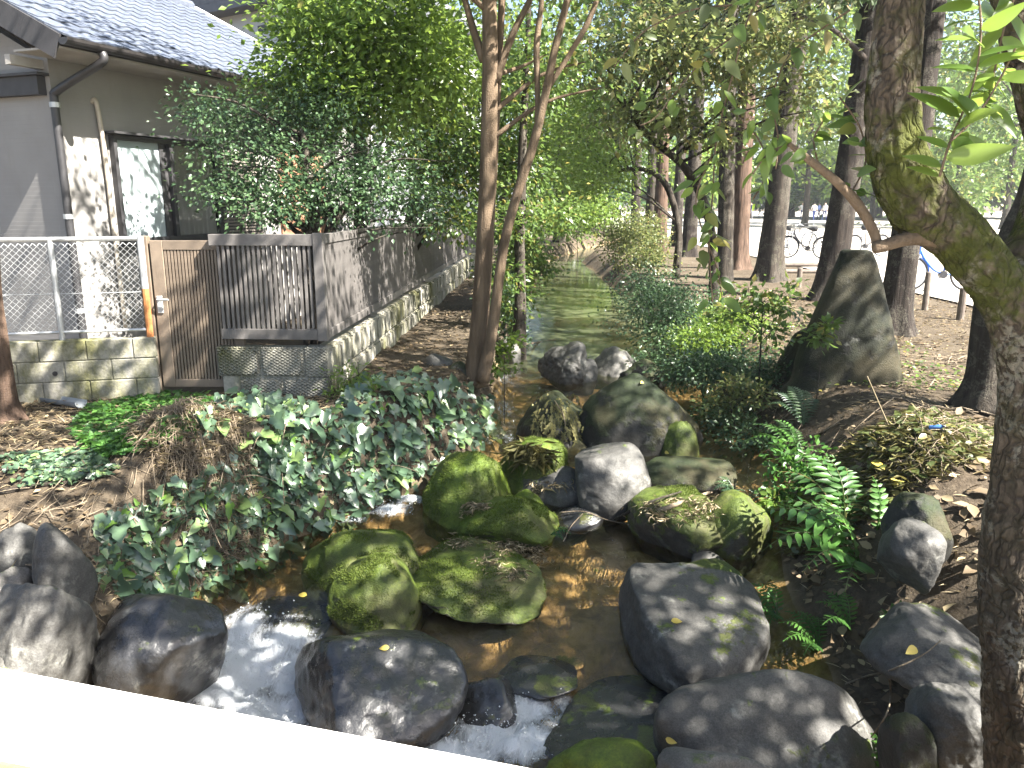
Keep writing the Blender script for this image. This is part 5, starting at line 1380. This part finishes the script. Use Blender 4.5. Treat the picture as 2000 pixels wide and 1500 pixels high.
def stick(label, pts, r, mat='twig', name='stick', lift=.02):
    P = []
    for q in pts:
        if len(q) == 3: P.append(aty(*q))
        else: l, n_ = cast(*q); P.append(np.array(l + Vector((0, 0, lift))))
    P = np.array(P); b0 = P[0].copy(); rows = np.column_stack([P - b0, np.linspace(r, r * .5, len(P))])
    return tag(obj(name, trunk_mesh(name, rows, M[mat], 7, 5, .08), None, tuple(b0)), label, 'stick')


stick('grey weathered log lying across the flat sunlit rock', [(1262, 1012), (1320, 990), (1380, 968), (1432, 950)], .022)
stick('dark forked stick along the flat sunlit rock', [(1200, 1018), (1270, 985), (1330, 965)], .014, 'bark_dark')
stick('thin reddish twig reaching over the brown pool', [(1092, 1008), (1140, 1006), (1185, 1022), (1232, 1032)], .006, lift=.03)
stick('curved bare twig dipping into the brown pool', [(1138, 1010), (1115, 1035), (1100, 1065)], .005, lift=.03)
stick('pale cane standing in the raked heap', [(1752, 870, 5.75), (1722, 800, 5.72), (1694, 735, 5.7)], .006, 'straw')
stick('floating stick at the lip of the upper pool', [(1012, 676), (1050, 670), (1085, 664)], .016, lift=.01)
stick('long thin root snaking below the big fern', [(1650, 1345), (1690, 1330), (1740, 1318), (1800, 1290), (1835, 1262)], .006, lift=.03)
stick('bare hanging stem beside the front boulder', [(1735, 1320), (1738, 1370), (1728, 1410), (1700, 1450)], .006, lift=.03)
stick('fallen branch stub in the left foreground', [(0, 965), (80, 950), (170, 940), (235, 925)], .02, 'bark_dark', lift=.01)

FL = fine_leaf('fallen_leaf', M['leaf_yellow'], .62)
for px, py, s, lab in [(1310, 1216, .07, 'small yellow leaf lying on the big table rock'), (1745, 932, .12, 'large tan yellow leaf standing in the raked heap'), (1705, 905, .12, 'long pale yellow leaf on the raked heap'),
                       (1790, 1266, .085, 'bright yellow leaf on the sloping slab'), (1302, 1440, .06, 'curled yellow leaf on the bottom front boulder'), (1300, 882, .06, 'tiny yellow leaf on the mossy rounded rock'),
                       (400, 868, .09, 'yellow leaf on the ground cover before the gate'), (600, 1165, .07, 'yellow leaf caught beside the long mossy rock'), (1255, 747, .06, 'pale leaf on the big dark boulder'), (1640, 1120, .10, 'white backed dead leaf beside the big fern'),
                       (760, 1267, .06, 'orange leaf on top of the wet boulder')]:
    l, n_ = cast(px, py)
    o = obj('fallen_leaf', FL, None, tuple(l + n_ * .012), frame_rot((random.uniform(-1, 1), random.uniform(-.6, .2), .0), (n_.x, n_.y - .35, n_.z + .2))); o.scale = (s,) * 3
    tag(o, lab, 'leaf', 'single fallen leaves')

# straw and tufts on the boulders
def tuft(label, pts, n, L, mat, seed, spread=.05):
    rr = np.random.default_rng(seed); P = []
    for px, py in pts:
        l, n_ = cast(px, py); P += [np.array(l) + np.append(rr.normal(size=2) * spread, .008) for _ in range(n)]
    P = np.array(P); m = len(P); b0 = P.mean(0)
    A = rr.normal(size=(m, 3)) * (1, 1, .35) + (0, -.3, -.25); N = rr.normal(size=(m, 3)) + (0, 0, 1)
    V, Fc, tn = leaf_arrays(P - b0, L * rr.uniform(.4, 1.3, m), A, N, (T_DIAMOND[0] * (1, .035, 2), T_DIAMOND[1]))
    tag(obj('dry_grass', mesh('dry_grass', V, Fc, M[mat], False, tn), None, tuple(b0)), label, None, None, 'stuff')


tuft('dry straw washed onto the largest mossy boulder', [(905, 1062), (950, 1055), (1000, 1058), (1035, 1068), (1050, 1090), (985, 1075), (960, 1100), (1000, 1120)], 170, .06, 'straw', 1, .06)
tuft('drooping grass tuft on the mossy rock mid stream', [(1030, 872), (1045, 880), (1010, 885), (1060, 895), (1035, 900)], 90, .15, 'needles', 2, .05)
tuft('straw caught on the low mossy rock', [(930, 985), (950, 990), (920, 1000)], 120, .06, 'straw', 3, .04)
tuft('straw and needles on the flat sunlit rock', [(1280, 990), (1330, 980), (1380, 985), (1300, 1005), (1350, 1000)], 160, .06, 'straw', 4, .08)
tuft('straw collected behind the upright grey rock', [(1060, 950), (1090, 945), (1040, 960)], 50, .08, 'straw', 5, .06)
l, n_ = cast(1080, 770)
def dead_spray():
    rr = np.random.default_rng(9); P = []; A = []
    for px in range(1045, 1130, 6):
        for k in range(10):
            q, _ = cast(px + rr.normal() * 6, 775 + k * 8 + rr.normal() * 4); P.append(np.array(q) + (0, -.03, .02)); A.append((rr.normal() * .4, -.4, -.9))
    P = np.array(P); b0 = P.mean(0); V, Fc, tn = leaf_arrays(P - b0, .09 * rr.uniform(.6, 1.3, len(P)), np.array(A), rr.normal(size=(len(P), 3)) * .3 + (0, -.7, .6), T_SPRAY)
    t = empty('fallen_branch', 'dead cypress branch hanging over the dark rock', 'branch', tuple(b0))
    obj('foliage', mesh('foliage', V, Fc, M['needles'], False, tn), t)
    ss = [np.array(cast(*p)[0]) + (0, -.02, .03) - b0 for p in ((1070, 765), (1085, 790), (1100, 815), (1105, 845))]
    obj('stem', trunk_mesh('stem', [(*s, .006) for s in ss], M['twig'], 6, 5, .05), t)
dead_spray()

# plastic bottle on the raked heap
l, n_ = cast(1828, 842)
M['blue'] = plain('blue_plastic', (.06, .16, .42), .25, .5, .1, 5); M['white_plastic'] = plain('white_plastic', (.75, .75, .75), .4, .4, .05, 5)
bt = empty('bottle', 'small blue plastic bottle with white cap on the raked heap', 'bottle', tuple(l + Vector((0, 0, .03))), R(35)); bt.rotation_euler = (R(78), 0, R(70)); bt.scale = (.6, .6, .6)
b = MB(); b.tube([(0, 0, -.08), (0, 0, -.075), (0, 0, .04), (0, 0, .06), (0, 0, .075)], [.018, .026, .026, .018, .012], 12); b.build('body', M['blue'], bt, sm=True)
b = MB(); b.tube([(0, 0, .076), (0, 0, .095)], .014, 12); b.build('cap', M['white_plastic'], bt)

# broken gutter length by the low wall
p = hit(110, 790)[0]
t = empty('drain_channel', 'broken grey plastic gutter length lying before the low wall', 'gutter', tuple(p + (0, 0, .035)), R(-22))
b = MB(); n = 8; V = []
for x in (-.34, .34):
    for rr_ in (.062, .055):
        for k in range(n + 1):
            a = math.pi * (1 + k / n); V.append((x, rr_ * math.cos(a), rr_ * math.sin(a) + .03))
m_ = n + 1; fs = []
for k in range(n): fs += [(k, k + 1, 2 * m_ + k + 1, 2 * m_ + k), (m_ + k, 3 * m_ + k, 3 * m_ + k + 1, m_ + k + 1), (k, m_ + k, m_ + k + 1, k + 1), (2 * m_ + k, 2 * m_ + k + 1, 3 * m_ + k + 1, 3 * m_ + k)]
b.add(V, fs); b.build('trough', M['pvc'], t)
b = MB(); b.box(-.30, .12, .07, .16, -.02, -.01); b.build('loose_strip', M['pvc'], t, rot=(R(8), 0, R(9)))

# red barked stump of a tree at the left edge
tree('red_barked_tree', 'red brown shaggy trunk at the left edge before the low wall', tpath([(-12, 800, 80), (-8, 740, 56), (-12, 650, 46), (-22, 560, 42), (-30, 400, 42), (-60, 0, 36), (-80, -400, 28)], 6.15),
     [((-5.0, 5.9, 6.0), (1.4, 1.3, .8)), ((-4.2, 5.2, 5.4), (1.1, 1.0, .6)), ((-5.6, 6.6, 7.0), (1.4, 1.2, .8))], 2600, .22, 'leaf_cedar', 'bark_cedar', seed=33, tpl=T_SPRAY, clump=.28, flare=.5, ridges=7, limbs=1)

# ------------------------------------------------------------------ posts and log edging by the square
M['post'] = plain('weathered_post', (.15, .125, .105), .85, .2, .3, 12)
def post(label, px, py, h, r=.055):
    p = onz(px, py, 0); t = MB(); t.tube([(0, 0, -.1), (0, 0, h - .015), (0, 0, h)], [r, r * .97, r * .8], 12)
    o = t.build('wooden_post', M['post'], None, tuple(p), sm=False); tag(o, label, 'post', 'posts along the path')
post('short wooden post right of the blue bicycle', 1875, 622, .47)
post('leaning short wooden post under the blue bicycle', 1806, 604, .62, .05)
post('thin post between the tall trunk and the standing stone', 1560, 560, .4)
for lab, px0, px1, py, r in [('low log rail beyond the tall dark trunk', 1520, 1610, 517, .06), ('lower log edging before the parked bicycles', 1525, 1605, 530, .05)]:
    a, c = onz(px0, py, .12), onz(px1, py, .12)
    t = MB(); t.tube([(0, 0, 0), tuple(c - a)], r, 10); tag(t.build('log_rail', M['post'], None, tuple(a)), lab, 'rail')

# ------------------------------------------------------------------ bicycles
M['tyre'] = plain('tyre_rubber', (.025, .025, .027), .8, .2, .1, 8)
M['bike_blue'] = plain('blue_paint', (.03, .13, .55), .25, .5, .06, 4)
M['bike_black'] = plain('black_paint', (.03, .03, .035), .35, .5, .1, 4)
M['bike_silver'] = plain('silver_paint', (.40, .41, .43), .3, .5, .08, 4, .5)


def torus(R_, r_, n=28, m=6):
    V = []; fs = []
    for i in range(n):
        a = 2 * math.pi * i / n
        for j in range(m):
            c = 2 * math.pi * j / m; V.append(((R_ + r_ * math.cos(c)) * math.cos(a), r_ * math.sin(c), (R_ + r_ * math.cos(c)) * math.sin(a)))
    for i in range(n):
        for j in range(m): fs.append((i * m + j, i * m + (j + 1) % m, ((i + 1) % n) * m + (j + 1) % m, ((i + 1) % n) * m + j))
    return V, fs


TY = mesh('tyre', *torus(.325, .018), M['tyre'], True); RM = mesh('rim', *torus(.300, .010, 28, 5), M['bike_silver'], True)
SP = MB()
for i in range(14): SP.tube([(0, .0, 0), (.30 * math.cos(i * .449), 0, .30 * math.sin(i * .449))], .0016, 3, False)
SP.tube([(0, -.04, 0), (0, .04, 0)], .022, 8); SPM = mesh('spokes', SP.V, SP.F, M['bike_silver'])


def bicycle(label, loc, rz, paint, batt=False, basket=True, lean=5):
    t = empty('bicycle', label, 'bicycle', loc, rz, 'parked bicycles'); t.rotation_euler = (R(lean), 0, rz)
    for x in (-.53, .55):
        w_ = obj('wheel', TY, t, (x, 0, .343)); obj('rim', RM, w_); obj('spokes', SPM, w_)
    P = M[paint]
    b = MB(); b.tube(spline([(.40, 0, .80), (.30, 0, .62), (.12, 0, .42), (-.06, 0, .34)], 4), .024, 8); b.tube([(-.06, 0, .32), (-.15, 0, .76)], .018, 8); b.tube([(-.06, .0, .32), (-.53, .05, .343)], .012, 6); b.tube([(-.06, 0, .32), (-.53, -.05, .343)], .012, 6); b.tube([(-.14, 0, .72), (-.53, .05, .343)], .009, 6); b.tube([(-.14, 0, .72), (-.53, -.05, .343)], .009, 6); b.tube([(.41, 0, .72), (.385, 0, .92)], .022, 8); b.build('frame', P, t)
    b = MB(); b.tube([(.41, .05, .70), (.55, .05, .343)], .012, 6); b.tube([(.41, -.05, .70), (.55, -.05, .343)], .012, 6); b.tube([(.41, -.055, .71), (.41, .055, .71)], .014, 6); b.build('fork', M['bike_silver'], t)
    b = MB(); b.tube([(.385, 0, .92), (.37, 0, 1.02)], .013, 8); b.tube(spline([(.20, -.29, 1.03), (.33, -.24, 1.06), (.37, -.08, 1.02), (.37, .08, 1.02), (.33, .24, 1.06), (.20, .29, 1.03)], 4), .011, 6); b.build('handlebar', M['bike_silver'], t)
    b = MB(); b.tube([(-.15, 0, .76), (-.175, 0, .90)], .013, 8); b.build('seat_post', M['bike_silver'], t)
    b = MB(); b.tube([(-.30, 0, .92), (-.27, 0, .92), (-.16, 0, .915), (-.02, 0, .92), (.02, 0, .92)], [.02, .085, .075, .03, .012], 10); s_o = b.build('saddle', M['tyre'], t, sm=True)
    b = MB(); b.tube([(-.06, -.05, .32), (-.06, .06, .32)], .075, 14); b.tube([(-.06, .06, .32), (.06, .075, .23)], .009, 6); b.tube([(-.06, -.06, .32), (-.18, -.075, .41)], .009, 6); b.build('crank', M['bike_black'], t)
    for x in (-.53, .55):
        b = MB(); b.tube([(x + .352 * math.cos(a), 0, .343 + .352 * math.sin(a)) for a in np.linspace(R(20), R(175 if x > 0 else 190), 12)], .016, 5); b.build('mudguard', P if x > 0 else M['bike_black'], t)
    if batt:
        b = MB(); b.box(-.20, -.08, -.04, .04, .40, .74, .02); b.build('battery', M['bike_black'], t)
    if basket:
        b = MB()
        for z in (.78, .88, .98): b.tube([(.47, -.15, z), (.76, -.17, z), (.76, .17, z), (.47, .15, z), (.47, -.15, z)], .006, 4, False)
        for k in range(7): b.tube([(.76, -.16 + k * .053, .78), (.76, -.17 + k * .057, .98)], .004, 4, False); b.tube([(.47 + k * .048, -.16, .78), (.47 + k * .048, -.165, .98)], .004, 4, False); b.tube([(.47 + k * .048, .16, .78), (.47 + k * .048, .165, .98)], .004, 4, False)
        b.build('basket', M['bike_black'], t)
    b = MB(); b.tube([(-.55, -.05, .73), (-.18, -.04, .73)], .008, 5); b.tube([(-.55, .05, .73), (-.18, .04, .73)], .008, 5); b.tube([(-.6, 0, .72), (-.53, .04, .36)], .007, 5); b.build('rack', M['bike_black'], t)
    return t


p = onz(1832, 568, .02); bicycle('blue electric bicycle with black battery seen under the leaning trunk', (p[0], p[1], .02), R(175), 'bike_blue', True, True)
p = onz(1572, 505, .02); bicycle('dark bicycle with front basket parked between two tall trunks', (p[0], p[1], .02), R(150), 'bike_black')
p = onz(1535, 500, .02); bicycle('silver bicycle parked beside the tall dark trunk', (p[0], p[1], .02), R(60), 'bike_silver')
p = onz(1690, 500, .02); bicycle('black bicycle parked behind the standing stone', (p[0], p[1], .02), R(20), 'bike_black')
p = onz(1605, 490, .02); bicycle('silver bicycle half hidden by the flared brown trunk', (p[0], p[1], .02), R(200), 'bike_silver')

# ------------------------------------------------------------------ distant people
SKN = plain('skin', (.45, .30, .22), .6, .3, .05, 4); HAIR = plain('hair', (.02, .017, .015), .6, .3, .1, 4)
def person_mesh(shirt, trouser, stride):
    J = {'pel': (0, 0, .93, .14), 'wst': (0, 0, 1.08, .125), 'chs': (0, 0, 1.30, .15), 'nck': (0, 0, 1.46, .055), 'hd0': (0, .01, 1.56, .085), 'hd1': (0, .01, 1.66, .09),
         'hl': (.09, 0, .88, .09), 'kl': (.10, stride * .5, .48, .06), 'al': (.10, stride * .6, .08, .04), 'tl': (.10, stride * .6 + .16, .04, .035),
         'hr': (-.09, 0, .88, .09), 'kr': (-.10, -stride * .3, .48, .06), 'ar': (-.10, -stride * .8, .08, .04), 'tr': (-.10, -stride * .8 + .16, .04, .035),
         'sl': (.19, 0, 1.40, .06), 'el': (.24, -stride * .3, 1.13, .045), 'wl': (.24, 0, .90, .032), 'fl': (.24, .03, .80, .03), 'sr': (-.19, 0, 1.40, .06), 'er': (-.24, stride * .3, 1.13, .045), 'wr': (-.24, .12, .92, .032), 'fr': (-.24, .16, .83, .03)}
    ks = list(J); E_ = [('pel', 'wst'), ('wst', 'chs'), ('chs', 'nck'), ('nck', 'hd0'), ('hd0', 'hd1'), ('pel', 'hl'), ('hl', 'kl'), ('kl', 'al'), ('al', 'tl'), ('pel', 'hr'), ('hr', 'kr'), ('kr', 'ar'), ('ar', 'tr'), ('chs', 'sl'), ('sl', 'el'), ('el', 'wl'), ('wl', 'fl'), ('chs', 'sr'), ('sr', 'er'), ('er', 'wr'), ('wr', 'fr')]
    me = bpy.data.meshes.new('person'); me.from_pydata([J[k][:3] for k in ks], [(ks.index(a), ks.index(b)) for a, b in E_], [])
    o = bpy.data.objects.new('person_tmp', me); COL.objects.link(o)
    md = o.modifiers.new('s', 'SKIN'); sk = me.skin_vertices[0].data
    for i, k in enumerate(ks): sk[i].radius = (J[k][3],) * 2
    sk[0].use_root = True
    md2 = o.modifiers.new('u', 'SUBSURF'); md2.levels = 1; md2.render_levels = 1
    bpy.context.view_layer.update()
    ev = o.evaluated_get(bpy.context.evaluated_depsgraph_get()); m2 = bpy.data.meshes.new_from_object(ev); bpy.data.objects.remove(o)
    m2.materials.clear()
    for m in (M[trouser], M[shirt], SKN, HAIR): m2.materials.append(m)
    for f in m2.polygons:
        c = f.center; f.use_smooth = True
        f.material_index = 0 if c.z < .95 else (1 if c.z < 1.45 and not (abs(c.x) > .2 and c.z < 1.05) else (3 if c.z > 1.63 or (c.z > 1.52 and c.y < -.01) else 2))
    return m2


M['cl_white'] = plain('white_cloth', (.6, .6, .6), .9, .1, .05, 4); M['cl_navy'] = plain('navy_cloth', (.03, .04, .12), .9, .1, .05, 4); M['cl_grey'] = plain('grey_cloth', (.2, .2, .22), .9, .1, .05, 4); M['cl_blue'] = plain('blue_cloth', (.15, .22, .45), .9, .1, .05, 4)
pm = [person_mesh('cl_white', 'cl_navy', .25), person_mesh('cl_navy', 'cl_grey', .15), person_mesh('cl_blue', 'cl_navy', .3)]
for px, k, lab in [(1566, 0, 'leftmost distant person in white top and navy trousers by the park trees'), (1577, 1, 'distant person in navy top right of the leftmost white one'), (1589, 0, 'distant person in white top in the middle of the group'), (1599, 2, 'distant person in blue top near the right of the group'), (1610, 0, 'rightmost distant person in white of the group by the park trees'), (1455, 2, 'distant person in blue between the orange and dark trunks'), (1466, 1, 'distant person in navy beside the one in blue')]:
    p = aty(px, 425, 78 + (px % 7)); tag(obj('person', pm[k], None, (p[0], p[1], .012), (0, 0, px * .7)), lab, 'person', 'people across the square')

# ------------------------------------------------------------------ thin haze volume: distant haze plus a stand-in for lens veil
hz = bpy.data.materials.new('air'); hz.use_nodes = True
hn = hz.node_tree.nodes; hn.clear(); ho = hn.new('ShaderNodeOutputMaterial'); hv = hn.new('ShaderNodeVolumePrincipled')
hv.inputs['Color'].default_value = (.9, .95, 1, 1); hv.inputs['Density'].default_value = .0007; hv.inputs['Anisotropy'].default_value = .3
hz.node_tree.links.new(hv.outputs[0], ho.inputs['Volume'])
b = MB(); b.box(-230, 230, -70, 430, -3, 30); tag(b.build('haze', hz), 'thin pale haze added for lens veil and distance over the stream and park', None, None, 'stuff')
sc.cycles.volume_bounces = 0
